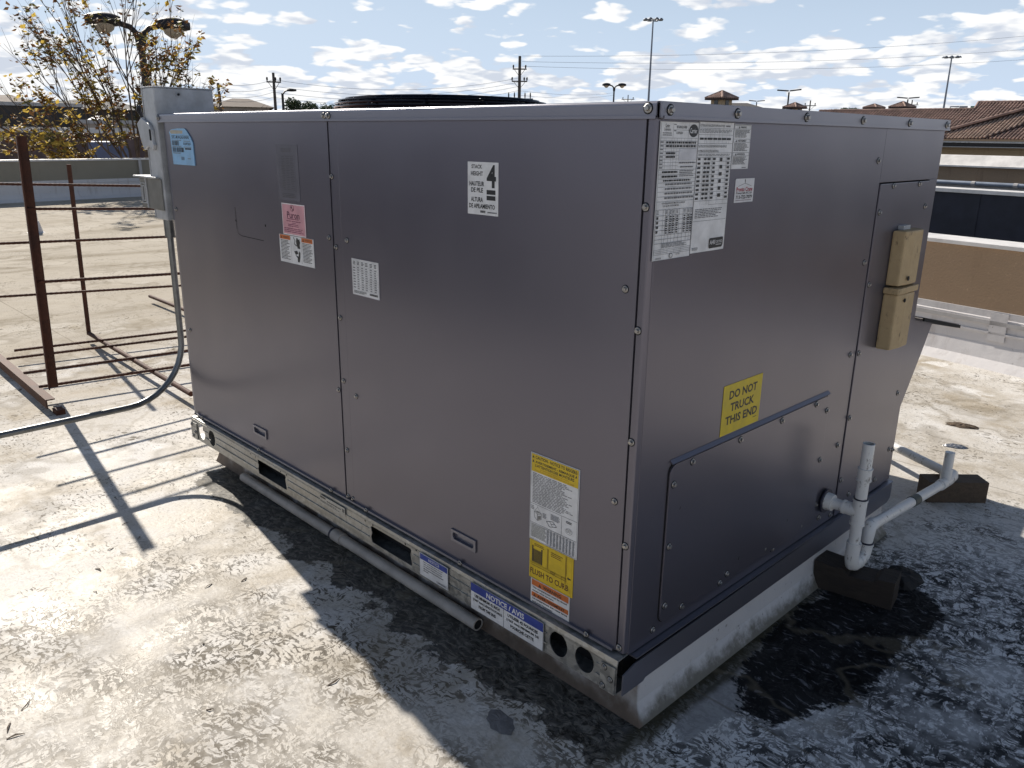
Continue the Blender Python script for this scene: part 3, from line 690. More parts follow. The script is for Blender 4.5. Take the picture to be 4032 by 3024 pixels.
for x, z in ((-1.124,1.009),(-1.032,1.010),(-1.115,.553),(-1.021,.555),(-.050,.553),(-.052,1.009),(-2.174,.552),(-2.185,1.016)): screw(x, -0.0043, z, 'L', 0.8)
for x in (-1.658,-1.179,-.984,-2.127,-2.19,-.548,-.105): screw(x, -0.0113, 0.2025, 'L', 0.75)
for x, z in ((-.033,.163),(-.0155,.139),(-.036,.114),(-2.19,.163),(-2.16,.135),(-2.185,.115)): screw(x, yb-0.0047, z, 'L', 0.75)
for y in (.021,.251,.545,.843,1.144,1.43): screw(0.0088, y, 1.3425, 'R')
for y, z in ((.990,1.244),(.990,.973),(.983,.712),(.982,.437),(1.438,.30),(1.400,.509),(1.405,.310),(.886,.275),(.918,.223),(.799,.238),(.596,.239),(.643,.221),(.098,.216),(1.0,.205)): screw(0.0002, y, z, 'R', 0.85)
for y, z in ((1.110,1.176),(1.300,1.176),(1.371,1.108),(1.038,1.107),(1.036,.907),(1.034,.708),(1.034,.510),(1.036,.310),(1.109,.241),(1.308,.231)): screw(0.0032, y, z, 'R', 0.85)
for y, z in ((.792,.607),(.864,.573),(.862,.425),(.603,.605),(.401,.605),(.198,.605),(.130,.570),(.130,.419),(.130,.268),(.202,.235),(.369,.230),(.400,.243)): screw(0.0059, y, z, 'R', 0.85)

# weather-proof outlet covers on the service panel
def tan_cover(z0, z1, y0, y1, dpt, name):
    m = MB(); h = z1-z0
    prof = [(0.0035, y0), (dpt, y0+0.004), (dpt+0.004, y0+0.035), (dpt+0.007, y0+0.055), (dpt+0.007, y1-0.03), (dpt-0.006, y1-0.004), (0.0035, y1)]
    m.prism([(x, y, z0) for x, y in prof], (0, 0, h), M_TAN)
    return m.build(name, unit, bevel=0.006)
tc = tan_cover(0.892, 1.050, 1.1515, 1.297, 0.040, 'outlet_cover')
m = MB(); m.box((0.004, 1.185, 1.0505), (0.020, 1.235, 1.062), M_BOX); m.build('hinge_tab', tc)
tc2 = tan_cover(0.702, 0.868, 1.1475, 1.292, 0.044, 'outlet_cover')
m = MB(); m.prism([(0.004, 1.1425, 0.869), (0.047, 1.1425, 0.869), (0.050, 1.16, 0.869), (0.052, 1.285, 0.869), (0.004, 1.285, 0.869)], (0, 0, 0.018), M_TAN); m.build('cover_hinge', tc2, bevel=0.003)
m = MB(); m.tube([(0.0505, 1.192, 0.849), (0.0525, 1.192, 0.849)], 0.006, M_SEAM, 10); m.build('lock_hole', tc2)
m = MB(); m.tube([(0.049, 1.198, 0.913), (0.0505, 1.198, 0.913)], 0.007, M_SEAM, 10); m.build('lock_hole', tc)
# air-intake hood on the far side
m = MB()
prof = [(1.4495, 0.755), (1.665, 0.700), (1.60, 0.598), (1.4495, 0.381)]
m.prism([(-0.018, y, z) for y, z in prof], (0.004, 0, 0), M_PANEL); hd = m.build('hood_side', unit)
m = MB(); m.prism([(-0.020, y, z) for y, z in [(1.4495, 0.752), (1.664, 0.697), (1.60, 0.598), (1.4495, 0.381)]], (-1.8, 0, 0), M_PANEL); m.build('hood_body', unit)
m = MB(); m.prism([(0.006, 1.4495, 0.758), (0.006, 1.885, 0.668), (0.006, 1.885, 0.654), (0.006, 1.88, 0.654), (0.006, 1.878, 0.666), (0.006, 1.4495, 0.7555)], (-1.80, 0, 0), M_TRIM); m.build('hood_top', unit)
m = MB(); m.prism([(0.0075, 1.50, 0.747), (0.0075, 1.880, 0.6655), (0.0075, 1.880, 0.6545), (0.0075, 1.50, 0.735)], (0.006, 0, 0), M_SEAM); m.build('hood_edge_strip', unit)
m = MB(); m.prism([(-0.62, 1.885, 0.66), (-0.62, 2.15, 0.64), (-1.80, 2.05, 0.66), (-1.80, 1.885, 0.66)], (0, 0, 0.006), M_TRIM); m.build('shadow_flap', unit)  # hidden flap added to cast the outer edge of the ground shadow

nu = thing('rooftop_unit', 'plain grey rooftop unit added out of view to darken the cabinet reflections', 'air conditioner', (-5.6, -3.4, 0))  # out-of-view unit, added so the cabinet's long side reflects something dark
m = MB(); m.box((-6.9, -4.6, 0.0), (-4.4, -2.3, 0.18), M_CURB); m.build('curb', nu)
m = MB(); m.box((-6.9, -4.6, 0.18), (-4.4, -2.3, 1.38), M_PANEL); m.build('cabinet', nu, bevel=0.01)
m = MB(); m.box((-6.92, -4.62, 1.38), (-4.38, -2.28, 1.42), M_TRIM); m.build('top_cover', nu, bevel=0.005)

# electrical trough, disconnect switch and its handle on the left end wall
m = MB(); m.box((-2.362, -0.013, 0.968), (-2.255, 0.213, 1.449), M_BOX); eb = m.build('electrical_trough', unit, bevel=0.004)
m = MB(); m.box((-2.368, -0.015, 0.972), (-2.3625, 0.215, 1.456), M_BOX); m.box((-2.3625, -0.016, 1.4495), (-2.253, 0.216, 1.4535), M_BOX); m.build('trough_lid', eb, bevel=0.001)
m = MB(); m.tube([(-2.2545, 0.078, 1.428), (-2.2515, 0.078, 1.428)], 0.0045, M_SEAM, 10); m.ring((-2.2545, 0.078, 1.428), (-2.2528, 0.078, 1.428), 0.011, 0.0085, M_BOX); m.build('knockout', eb)
m = MB(); m.prism([(-2.385, -0.0135, 1.338), (-2.372, -0.0135, 1.345), (-2.30, -0.0135, 1.318), (-2.285, -0.0135, 1.300), (-2.283, -0.0135, 1.258), (-2.275, -0.0135, 1.246), (-2.290, -0.0135, 1.226), (-2.33, -0.0135, 1.242), (-2.375, -0.0135, 1.226), (-2.40, -0.0135, 1.27), (-2.418, -0.0135, 1.322)], (0, -0.012, 0), M_BOX); sw = m.build('switch_cover', unit, bevel=0.003)
m = MB(); m.box((-2.300, -0.0285, 1.262), (-2.290, -0.0258, 1.302), M_SEAM); m.build('slot', sw)
m = MB(); m.tube([(-2.425, 0.0, 1.345), (-2.418, -0.012, 1.372), (-2.410, -0.012, 1.385)], [0.006, 0.010, 0.008], M_WIRE, 10); m.build('switch_lever', sw, True)
m = MB(); m.box((-2.486, -0.015, 1.004), (-2.3685, 0.10, 1.122), M_BOXD); m.box((-2.3685, -0.018, 1.004), (-2.268, -0.0135, 1.122), M_BOXD); ds = m.build('disconnect_box', unit, bevel=0.003)
m = MB(); m.box((-2.512, -0.030, 1.1225), (-2.285, 0.115, 1.1285), M_BOX); m.build('rain_lid', ds, bevel=0.001)
m = MB()
for a, c, e, g in ((-2.470, 1.022, -2.430, 1.098), (-2.462, 1.032, -2.438, 1.088)):
    m.box((a, -0.0185, c), (e, -0.0155, c+0.003), M_BOX); m.box((a, -0.0185, g), (e, -0.0155, g+0.003), M_BOX)
    m.box((a, -0.0185, c+0.003), (a+0.003, -0.0155, g), M_BOX); m.box((e-0.003, -0.0185, c+0.003), (e, -0.0155, g), M_BOX)
m.build('embossed_label', ds)
m = MB(); m.box((-2.422, -0.019, 1.006), (-2.414, -0.0155, 1.12), M_BOX); m.build('cover_edge', ds)
# bulged end guard seen below the trough
m = MB()
pr_ = [(-2.2385, 0.20), (-2.250, 0.24), (-2.262, 0.30), (-2.268, 0.37), (-2.262, 0.44), (-2.2385, 0.48)]
m.prism([(x, 0.02, z) for x, z in pr_], (0, 0.10, 0), M_PANEL); m.build('coil_guard_edge', unit)

# ------------------------------------------------------------------ stickers: sheet = part, print = sub-part
_tc = {}
def glyphs(txt, bold):
    k = (txt, bold)
    if k in _tc: return _tc[k]
    cu = bpy.data.curves.new('lettering', 'FONT'); cu.body = txt; cu.resolution_u = 2; cu.offset = bold; cu.fill_mode = 'FRONT'
    o = bpy.data.objects.new('lettering', cu); COL.objects.link(o)
    dg = bpy.context.evaluated_depsgraph_get(); me = bpy.data.meshes.new_from_object(o.evaluated_get(dg))
    vs = [(v.co.x, v.co.y) for v in me.vertices]; fs = [tuple(p.vertices) for p in me.polygons]
    bpy.data.objects.remove(o); bpy.data.curves.remove(cu); bpy.data.meshes.remove(me)
    _tc[k] = (vs, fs); return _tc[k]
class Sticker:
    def __init__(s, name, face, u0, u1, z1, z0, bg, parent, base=None, shape=None, th=0.0009):
        s.W, s.H = u1-u0, z1-z0; s.u0, s.z1 = u0, z1; s.face = face
        s.base = base if base is not None else (-0.0043 if face == 'L' else 0.0002)
        s.pr = MB(); s.k = 0; s.th = th
        m = MB()
        pts = shape or [(0, 0), (1, 0), (1, 1), (0, 1)]
        m.prism([s.pos(a, b, 0.0) for a, b in pts], s.nrm()*th, paint(bg)); s.o = m.build(name, parent)
    def nrm(s): return Vector((0, -1, 0)) if s.face == 'L' else Vector((1, 0, 0))
    def pos(s, fx, fy, h):
        u = s.u0+fx*s.W; z = s.z1-fy*s.H
        return Vector((u, s.base-h, z)) if s.face == 'L' else Vector((s.base+h, u, z))
    def lay(s): s.k += 1; return s.th+0.0002+0.000012*s.k
    def poly(s, pts, col):
        h = s.lay(); n = len(pts); s.pr.add([s.pos(a, b, h) for a, b in pts], [tuple(range(n))], paint(col))
    def rect(s, x, y, w_, h_, col): s.poly([(x, y), (x, y+h_), (x+w_, y+h_), (x+w_, y)], col)
    def frame(s, x, y, w_, h_, col, t=0.008):
        tx, ty = t*max(s.W, s.H)/s.W, t*max(s.W, s.H)/s.H
        s.rect(x, y, w_, ty, col); s.rect(x, y+h_-ty, w_, ty, col); s.rect(x, y+ty, tx, h_-2*ty, col); s.rect(x+w_-tx, y+ty, tx, h_-2*ty, col)
    def text(s, txt, x, y, w_, h_, col, bold=0.02):
        vs, fs = glyphs(txt, bold)
        if not vs: return
        x0 = min(v[0] for v in vs); x1 = max(v[0] for v in vs); y0 = min(v[1] for v in vs); y1 = max(v[1] for v in vs)
        h = s.lay()
        s.pr.add([s.pos(x+(a-x0)/(x1-x0)*w_, y+h_-(b-y0)/(y1-y0)*h_, h) for a, b in vs], fs, paint(col))
    def ell(s, cx, cy, rx, ry, col, n=24): s.poly([(cx+rx*math.cos(2*math.pi*i/n), cy-ry*math.sin(2*math.pi*i/n)) for i in range(n)][::-1], col)
    def fine(s, x, y, w_, h_, rows, col, fill=0.45, seed=1, ragged=0.3, words=5):
        """small print: rows of word-length strokes"""
        rg = random.Random(seed); rh = h_/rows; h = s.lay(); c = paint(col)
        for i in range(rows):
            xx = x; end = x+w_*(1-ragged*rg.random())
            while xx < end:
                l = min(w_/words*(0.4+rg.random()), end-xx)
                a, b = y+i*rh, y+i*rh+rh*fill
                s.pr.add([s.pos(xx, a, h), s.pos(xx, b, h), s.pos(xx+l, b, h), s.pos(xx+l, a, h)], [(0, 1, 2, 3)], c)
                xx += l+w_*0.018
    def bars(s, x, y, w_, h_, n, col, seed=1):
        rg = random.Random(seed); h = s.lay(); c = paint(col); xx = x
        while xx < x+w_:
            l = w_/n*(0.4+rg.random()); s.pr.add([s.pos(xx, y, h), s.pos(xx, y+h_, h), s.pos(min(xx+l, x+w_), y+h_, h), s.pos(min(xx+l, x+w_), y, h)], [(0, 1, 2, 3)], c)
            xx += l+w_/n*(0.3+0.5*rg.random())
    def grid(s, xs, ys, col, t=0.006):
        tx, ty = t*s.H/s.W*0.6, t*0.6
        for v in xs: s.rect(v-tx/2, ys[0], tx, ys[-1]-ys[0], col)
        for v in ys: s.rect(xs[0], v-ty/2, xs[-1]-xs[0], ty, col)
    def line(s, a, b, t, col):
        ax, ay = a[0]*s.W, a[1]*s.H; bx, by = b[0]*s.W, b[1]*s.H; l = math.hypot(bx-ax, by-ay); nx, ny = -(by-ay)/l*t/2, (bx-ax)/l*t/2
        s.poly([((ax+nx)/s.W, (ay+ny)/s.H), ((bx+nx)/s.W, (by+ny)/s.H), ((bx-nx)/s.W, (by-ny)/s.H), ((ax-nx)/s.W, (ay-ny)/s.H)], col)
    def tri(s, cx, cy, w_, h_, col, inner=None):
        s.poly([(cx-w_/2, cy+h_/2), (cx+w_/2, cy+h_/2), (cx, cy-h_/2)], col)
        if inner:
            s.rect(cx-w_*0.05, cy-h_*0.15, w_*0.10, h_*0.32, inner); s.rect(cx-w_*0.05, cy+h_*0.25, w_*0.10, h_*0.12, inner)
    def done(s):
        if s.pr.v: return s.pr.build('print', s.o)

# stack-height label
s = Sticker('sticker', 'L', -0.519, -0.417, 1.2375, 1.1215, WHITE, spr)
s.text('STACK', .13, .05, .35, .075, BLACK, .03); s.text('HEIGHT', .11, .175, .40, .085, BLACK, .03)
s.text('HAUTEUR', .06, .365, .49, .09, BLACK, .03); s.text('DE PILE', .12, .485, .39, .09, BLACK, .03)
s.text('ALTURA', .11, .665, .40, .09, BLACK, .03); s.text('DE APILAMIENTO', .05, .79, .85, .09, BLACK, .03)
s.text('4', .63, .045, .30, .43, BLACK, .03)
s.rect(.63, .515, .285, .085, BLACK); s.rect(.63, .625, .285, .085, BLACK)
s.bars(.42, .915, .17, .045, 16, BLACK); s.fine(.66, .93, .30, .035, 1, GREY, .7, 3, 0, 2); s.done()
# data table label
s = Sticker('sticker', 'L', -1.0115, -0.884, 0.9635, 0.862, WHITE, spr)
ys = [.055, .21]+[.21+.066*i for i in range(1, 11)]+[.93]
s.grid([.03, .18, .34, .49, .65, .81, .97], [.04, .20]+[.20+.064*i for i in range(1, 11)], GREY)
for j, x in enumerate((.05, .20, .36, .51, .68, .84)):
    s.fine(x, .07, .10, .11, 3, BLACK, .5, j, .2, 1.3)
    if j: s.fine(x, .22, .09, .64, 10, GREY, .42, j+9, .3, 1.5)
s.fine(.05, .23, .09, .62, 8, GREY, .4, 5, .2, 1.2)
s.fine(.05, .875, .52, .085, 3, BLACK, .45, 8); s.bars(.65, .875, .30, .06, 18, BLACK, 4); s.frame(.0, .0, 1, 1, (.5, .47, .49), .008); s.done()
# pink refrigerant label
s = Sticker('sticker', 'L', -1.3835, -1.249, 1.091, 0.9965, PINK, spl)
s.frame(0, 0, 1, 1, (.72, .66, .67), .022)
s.ell(.46, .135, .085, .105, (.20, .05, .09)); s.ell(.46, .135, .066, .085, PINK); s.poly([(.44, .06), (.40, .12), (.45, .17), (.46, .10)], BLACK); s.poly([(.49, .13), (.47, .20), (.50, .23), (.52, .16)], BLACK)
s.text('Puron', .22, .25, .54, .21, (.07, .01, .04), .012)
s.fine(.22, .47, .50, .05, 1, (.20, .05, .10), .5, 3, 0, 3); s.fine(.18, .54, .62, .04, 1, (.20, .05, .10), .6, 4, 0, 4); s.fine(.40, .60, .18, .03, 1, (.2, .05, .1), .6, 5, 0, 2)
s.fine(.24, .645, .48, .10, 2, (.20, .05, .10), .45, 6, .1, 4); s.fine(.06, .775, .86, .16, 3, (.20, .05, .10), .45, 7, .2, 5); s.done()
# hand-injury label, partly under the pink one
s = Sticker('sticker', 'L', -1.4125, -1.2095, 0.9955, 0.909, WHITE, spl, th=0.0006)
for x in (.02, .66): s.rect(x, .02, .31, .15, ORG); s.tri(x+.05, .095, .045, .09, BLACK); s.text('WARNING' if x < .5 else 'ATTENTION', x+.09, .06, .19, .07, BLACK, .02)
s.fine(.04, .20, .28, .70, 14, BLACK, .45, 11, .35, 4); s.fine(.68, .20, .29, .68, 14, BLACK, .45, 12, .35, 4)
s.rect(.345, .03, .004, .90, GREY); s.rect(.645, .03, .004, .90, GREY); s.frame(0, 0, 1, 1, GREY, .005)
s.poly([(.52, .05), (.55, .06), (.57, .12), (.60, .06), (.615, .20), (.60, .30), (.615, .42), (.54, .42), (.51, .28), (.50, .18)], BLACK)
s.line((.43, .05), (.47, .16), .003, BLACK); s.line((.47, .16), (.45, .28), .003, BLACK); s.line((.45, .28), (.52, .34), .003, BLACK)
s.poly([(.43, .54), (.52, .50), (.55, .60), (.47, .66)], BLACK); s.poly([(.57, .50), (.61, .56), (.60, .72), (.575, .90), (.52, .90), (.52, .76), (.46, .66), (.55, .70)], BLACK); s.done()
# faded ghost of an older label
s = Sticker('faded_label', 'L', -1.396, -1.270, 1.262, 1.100, (.098, .094, .118), spl, th=0.0004)
gc = (.06, .058, .066)
s.fine(.22, .07, .50, .07, 3, gc, .5, 21, .1, 4); s.grid([.12, .22, .42, .62, .84], [.19]+[.19+.064*i for i in range(1, 11)], gc, .005)
for j, x in enumerate((.24, .44, .64)): s.fine(x, .205, .16, .62, 20, gc, .4, 30+j, .3, 1.5)
s.fine(.18, .87, .66, .09, 3, gc, .5, 40); s.done()
# curled pale blue shipping label at the top left
shape = [(0.0, .10), (.10, .03), (.40, 0), (.70, 0), (.78, .06), (.93, .24), (1.0, .38), (1.0, 1.0), (.06, 1.0), (.05, .60), (.03, .18)]
s = Sticker('shipping_label', 'L', -2.168, -1.975, 1.306, 1.1805, LBLUE, spl, shape=shape, th=0.003)
s.poly([(.03, .095), (.10, .045), (.62, .06), (.60, .14), (.10, .15)], (.40, .36, .28))
s.text('50FC-M14A2A5-0A0A0', .10, .185, .76, .10, BLACK, .01)
s.fine(.10, .315, .42, .018, 1, GREY, 1, 51, 0, 2); s.fine(.62, .335, .28, .018, 1, GREY, 1, 52, 0, 2)
s.bars(.10, .345, .30, .125, 16, BLACK, 5); s.text('0124P72024', .60, .38, .31, .075, BLACK, .02)
s.fine(.10, .495, .40, .018, 1, GREY, 1, 53, 0, 2); s.fine(.60, .495, .33, .018, 1, GREY, 1, 54, 0, 2)
s.bars(.10, .525, .16, .125, 10, BLACK, 6); s.bars(.285, .525, .32, .125, 18, BLACK, 7); s.fine(.65, .53, .27, .05, 1, BLACK, .9, 55, 0, 3)
s.fine(.10, .67, .34, .02, 1, GREY, 1, 56, 0, 3); s.fine(.45, .78, .14, .10, 3, BLACK, .5, 57, .1, 1); s.fine(.73, .81, .14, .02, 1, GREY, 1, 58, 0, 1); s.done()
# riggers' caution, FLUSH TO CURB, and compartment warning, one below the other
s = Sticker('sticker', 'L', -0.298, -0.148, 0.5945, 0.373, WHITE, spr, th=0.0016)
s.rect(.02, .012, .96, .195, YEL); s.frame(0.01, .006, .98, .988, GREY, .004)
s.tri(.055, .042, .045, .030, BLACK); s.tri(.055, .090, .045, .030, BLACK)
s.text('CAUTION - NOTICE TO RIGGERS:', .10, .025, .86, .036, BLACK, .03); s.text('AVERTISSEMENT - REMARQUE \u00c0', .10, .072, .86, .040, BLACK, .03)
s.text("L'ATTENTION DES MONTEURS", .10, .118, .80, .032, BLACK, .03)
s.text('ALL PANELS MUST BE IN PLACE WHEN RIGGING', .20, .158, .60, .014, (.25, .08, .02), .0); s.text('TOUS LES CAPOTS DOIVENT ETRE EN PLACE AVANT LE LEVAGE', .10, .180, .80, .016, (.25, .08, .02), .0)
s.fine(.05, .222, .86, .345, 21, GREY, .5, 61, .35, 9)
for yy in (.575, .795): s.rect(.015, yy, .97, .004, GREY)
s.rect(.675, .577, .006, .22, GREY)
bx = [(.10, .66), (.17, .645), (.25, .66), (.25, .725), (.17, .755), (.10, .725)]
for i in range(6): s.line(bx[i], bx[(i+1) % 6], .0009, BLACK)
s.line((.10, .66), (.17, .68), .0009, BLACK); s.line((.25, .66), (.17, .68), .0009, BLACK); s.line((.17, .68), (.17, .755), .0012, BLACK); s.poly([(.12, .655), (.17, .645), (.22, .655), (.17, .668)], (.3, .3, .3)); s.poly([(.18, .70), (.24, .685), (.24, .72), (.18, .745)], (.2, .2, .2))
for a, b in (((.17, .60), (.11, .65)), ((.17, .60), (.23, .65)), ((.17, .585), (.17, .60))): s.line(a, b, .0006, BLACK)
s.fine(.03, .60, .07, .05, 3, GREY, .5, 62, .2, 1); s.fine(.28, .64, .08, .06, 4, GREY, .5, 63, .2, 1); s.fine(.45, .61, .19, .07, 6, GREY, .5, 64, .2, 3)
px = [(.36, .715), (.50, .69), (.58, .735), (.43, .765)]
for i in range(4): s.line(px[i], px[(i+1) % 4], .0011, BLACK)
s.line((.43, .703), (.50, .75), .0009, BLACK); s.line((.46, .727), (.54, .712), .0009, BLACK)
s.fine(.77, .61, .12, .03, 2, BLACK, .5, 65, .1, 1); s.ell(.83, .72, .07, .035, (.3, .3, .3)); s.ell(.83, .72, .06, .029, WHITE); s.fine(.78, .70, .10, .04, 3, BLACK, .4, 66, .2, 4)
s.fine(.04, .81, .33, .16, 12, (.25, .24, .2), .5, 67, .1, 7)
for j in range(9): s.fine(.385+j*.066, .81, .042, .17, 16, (.10, .10, .11), .55, 70+j, .25, 2)
s.grid([.375+j*.066 for j in range(10)], [.80, .825, .985], GREY, .003); s.done()
s = Sticker('sticker', 'L', -0.2965, -0.1565, 0.372, 0.270, YEL, spr, th=0.0011)
DB = (.10, .035, .01)
s.frame(.03, .0, .94, .985, (.45, .28, .01), .004)
s.text('FLUSH TO CURB', .025, .735, .88, .155, DB, .025)
for j in range(9): s.rect(.065+j*.026, .22+.0*(j % 2), .020, .34, (.05, .035, .015))
s.rect(.06, .14, .03, .42, (.05, .035, .015)); s.rect(.275, .16, .03, .40, (.05, .035, .015))
s.fine(.11, .07, .24, .08, 2, DB, .4, 81, .2, 4); s.fine(.50, .10, .27, .13, 3, DB, .4, 82, .2, 4)
for x in (.415, .435): s.rect(x, .06, .008, .51, DB)
for x in (.83, .85): s.rect(x, .02, .008, .50, DB)
for yy in (.575, .60, .64): s.rect(.03, yy, .84, .006, DB)
s.rect(.06, .655, .78, .005, DB); s.frame(.50, .59, .10, .045, DB, .006); s.line((.74, .60), (.80, .57), .001, DB); s.line((.80, .57), (.85, .60), .001, DB); s.rect(.83, .53, .012, .20, DB); s.rect(.745, .60, .005, .12, DB)
s.poly([(.875, .55), (.905, .51), (.905, .535), (.955, .535), (.955, .57), (.905, .57), (.905, .595)], BLACK); s.line((.86, .62), (.95, .92), .0005, DB); s.done()
s = Sticker('sticker', 'L', -0.291, -0.1635, 0.269, 0.1925, WHITE, spr, th=0.0006)
s.rect(.03, .03, .94, .215, ORG); s.rect(.03, .48, .94, .16, ORG); s.frame(.0, .0, 1, 1, GREY, .006)
s.tri(.24, .15, .075, .13, BLACK, ORG); s.text('WARNING', .32, .09, .47, .12, BLACK, .03)
s.text('This compartment must be closed', .05, .275, .88, .075, BLACK, .04); s.text('except when servicing.', .05, .385, .56, .065, BLACK, .04)
s.tri(.11, .565, .07, .11, BLACK, ORG); s.text('AVERTISSEMENT', .18, .515, .70, .10, BLACK, .03)
s.text('Ce compartiment doit rester ferm\u00e9', .05, .665, .90, .08, BLACK, .04); s.text("sauf pour l'entretien.", .05, .785, .53, .07, BLACK, .04); s.fine(.86, .93, .09, .02, 1, GREY, 1, 90, 0, 1); s.done()
# notices on the base rail
yr = yb-0.004
s = Sticker('sticker', 'L', -0.699, -0.576, 0.1825, 0.113, WHITE, br, base=yr)
s.rect(.02, .03, .96, .24, NAVY); s.frame(.0, .0, 1, 1, (.25, .25, .26), .006); s.text('NOTICE', .33, .085, .37, .13, WHITE, .01)
for i, l in enumerate(('Before setting the unit on the roof', 'curb, remove the screws securing', 'the shipping brackets to the base', 'rail and remove the brackets around', 'the unit')):
    s.text(l, .14, .315+i*.095, (.68, .66, .66, .70, .18)[i], .062, BLACK, .03)
s.frame(.60, .855, .38, .09, GREY, .006); s.fine(.64, .88, .28, .045, 1, GREY, .9, 92, 0, 3); s.done()
s = Sticker('sticker', 'L', -0.483, -0.2205, 0.1835, 0.1055, WHITE, br, base=yr)
s.rect(.0, .02, 1.0, .30, NAVY); s.frame(.0, .0, 1, 1, GREY, .005); s.text('NOTICE / AVIS', .23, .075, .52, .20, WHITE, .03); s.rect(.472, .32, .006, .66, GREY)
for i, (l, x, w_) in enumerate((('USE MINIMUM 42 INCH', .06, .36), ('(1067 mm) LENGTH FORKS', .035, .42), ('FROM THIS END', .12, .25))): s.text(l, x, .385+i*.17, w_, .115, BLACK, .045)
for i, (l, x, w_) in enumerate((('UTILISER 42 POUNCES', .53, .40), ('(1067 mm) MINIMUM DE', .515, .43), ('FOURCHE CETTE', .57, .31))): s.text(l, x, .385+i*.17, w_, .115, BLACK, .045)
s.done()
s = Sticker('clear_label', 'L', -1.221, -1.0745, 0.1815, 0.153, (.45, .43, .38), br, base=yr)
s.fine(.03, .10, .22, .30, 1, BLACK, .7, 93, 0, 2); s.fine(.30, .35, .55, .14, 1, BLACK, .8, 94, 0, 5); s.fine(.03, .62, .80, .26, 2, BLACK, .5, 95, .3, 8); s.rect(.90, .2, .08, .4, (.1, .1, .1)); s.done()
# end-panel stickers
ep = [o for o in unit.children if o.name.startswith('end_panel')][0]
s = Sticker('data_plate', 'R', 0.005, 0.1285, 1.3235, 1.0680, WHITE, ep)
DG = (.07, .07, .085)
s.text('Carrier', .12, .018, .11, .026, BLACK, .01); s.text('Corporation', .09, .045, .17, .026, BLACK, .01); s.fine(.06, .078, .26, .028, 2, GREY, .5, 101, .2, 3)
s.rect(.325, .012, .004, .10, DG); s.rect(.325, .058, .40, .002, DG); s.rect(.725, .012, .004, .10, DG)
s.text('50FC-M14A2A5-0A0A0', .41, .028, .27, .020, BLACK, .01); s.text('0124P72024', .41, .070, .16, .018, BLACK, .01); s.fine(.34, .018, .06, .006, 1, GREY, 1, 1, 0, 1); s.fine(.34, .062, .06, .006, 1, GREY, 1, 1, 0, 1)
s.ell(.865, .062, .125, .046, BLACK); s.text('Carrier', .77, .044, .19, .036, WHITE, .012)
yy = [.115, .135, .160, .185, .210, .235, .262, .285, .310, .337]
for v in yy[:4]: s.rect(.01, v, .98, .0018, DG)
for v in yy[4:]: s.rect(.01, v, .49, .0018, DG)
for v in (.10, .15, .30, .36, .44): s.rect(v, .115, .003, .222, DG)
for v in (.55, .63, .72, .82, .93): s.rect(v, .115, .003, .07, DG)
for k in (0, 1): s.fine(.16, .140+k*.025, .80, .014, 1, BLACK, 1, 103+k, 0, 14)
for k in (0, 1): s.fine(.17, .215+k*.026, .24, .014, 1, BLACK, 1, 105+k, 0, 4)
for k in range(8): s.fine(.02, .140+k*.0255, .07, .010, 1, GREY, 1, 110+k, 0, 1)
s.rect(.51, .188, .47, .085, (.55, .55, .58)); s.fine(.52, .285, .46, .010, 1, GREY, 1, 1, 0, 9); s.fine(.56, .315, .35, .010, 1, GREY, 1, 2, 0, 7)
for v in (.338, .372, .402, .430, .460, .495, .530, .565): s.rect(.01, v, .98, .0018, DG)
s.fine(.10, .348, .40, .014, 1, BLACK, 1, 120, 0, 6); s.fine(.10, .380, .40, .014, 1, BLACK, 1, 121, 0, 6); s.fine(.55, .345, .42, .05, 4, GREY, .5, 122, .2, 4); s.fine(.14, .410, .72, .012, 1, BLACK, 1, 123, 0, 12)
for k in range(4): s.fine(.20, .436+k*.033, .78, .013, 1, GREY, 1, 124+k, .1, 12)
s.text('* FOR INSTALLATION ON COMBUSTIBLE FLOORING OR', .14, .572, .62, .014, BLACK, .01); s.text('CLASS A,B, OR C ROOFING MATERIAL', .17, .592, .44, .014, BLACK, .01)
gy = [.625, .668, .704, .740, .776, .812, .842, .872]
s.grid([.01, .20, .26, .36, .44, .53, .63, .73, .84, .92, .99], gy, DG, .004)
for j, x in enumerate((.03, .27, .37, .45, .55, .75, .85, .93)):
    s.fine(x, .632, .05, .03, 3, GREY, .5, 130+j, .2, 1)
    s.fine(x, .675, .055, .135, 8 if j else 4, BLACK, .55, 140+j, .2, 1.4)
s.fine(.20, .876, .74, .035, 4, GREY, .5, 150, .3, 9); s.grid([.01, .18, .36, .54, .72, .99], [.918, .930, .943, .955], DG, .003)
s.frame(.0, .0, 1, 1, DG, .003)
s.ell(.47, .973, .045, .019, BLACK, 20); s.ell(.47, .973, .036, .015, WHITE, 20); s.text('UL', .45, .965, .045, .016, BLACK, .0); s.text('LISTED', .60, .962, .11, .010, BLACK, 0)
s.fine(.06, .978, .16, .014, 2, GREY, .5, 151, .1, 2); s.done()
s = Sticker('data_plate', 'R', 0.1288, 0.2545, 1.3255, 1.0715, WHITE, ep, th=0.0012)
s.frame(.0, .0, 1, 1, DG, .003); s.text('ELECTRICAL DATA FOR ACCESSORY POWER EXHAUST MODEL', .03, .020, .70, .018, BLACK, 0); s.fine(.76, .024, .13, .012, 1, GREY, 1, 1, 0, 2)
for v in (.048, .095, .160, .230, .262): s.rect(.01, v, .98, .002, DG)
for v in (.18, .23, .33, .45, .58, .68, .80, .87): s.rect(v, .048, .003, .112, DG)
s.fine(.03, .058, .92, .028, 3, GREY, .5, 160, .1, 12); s.fine(.04, .118, .90, .016, 1, BLACK, 1, 161, 0, 8)
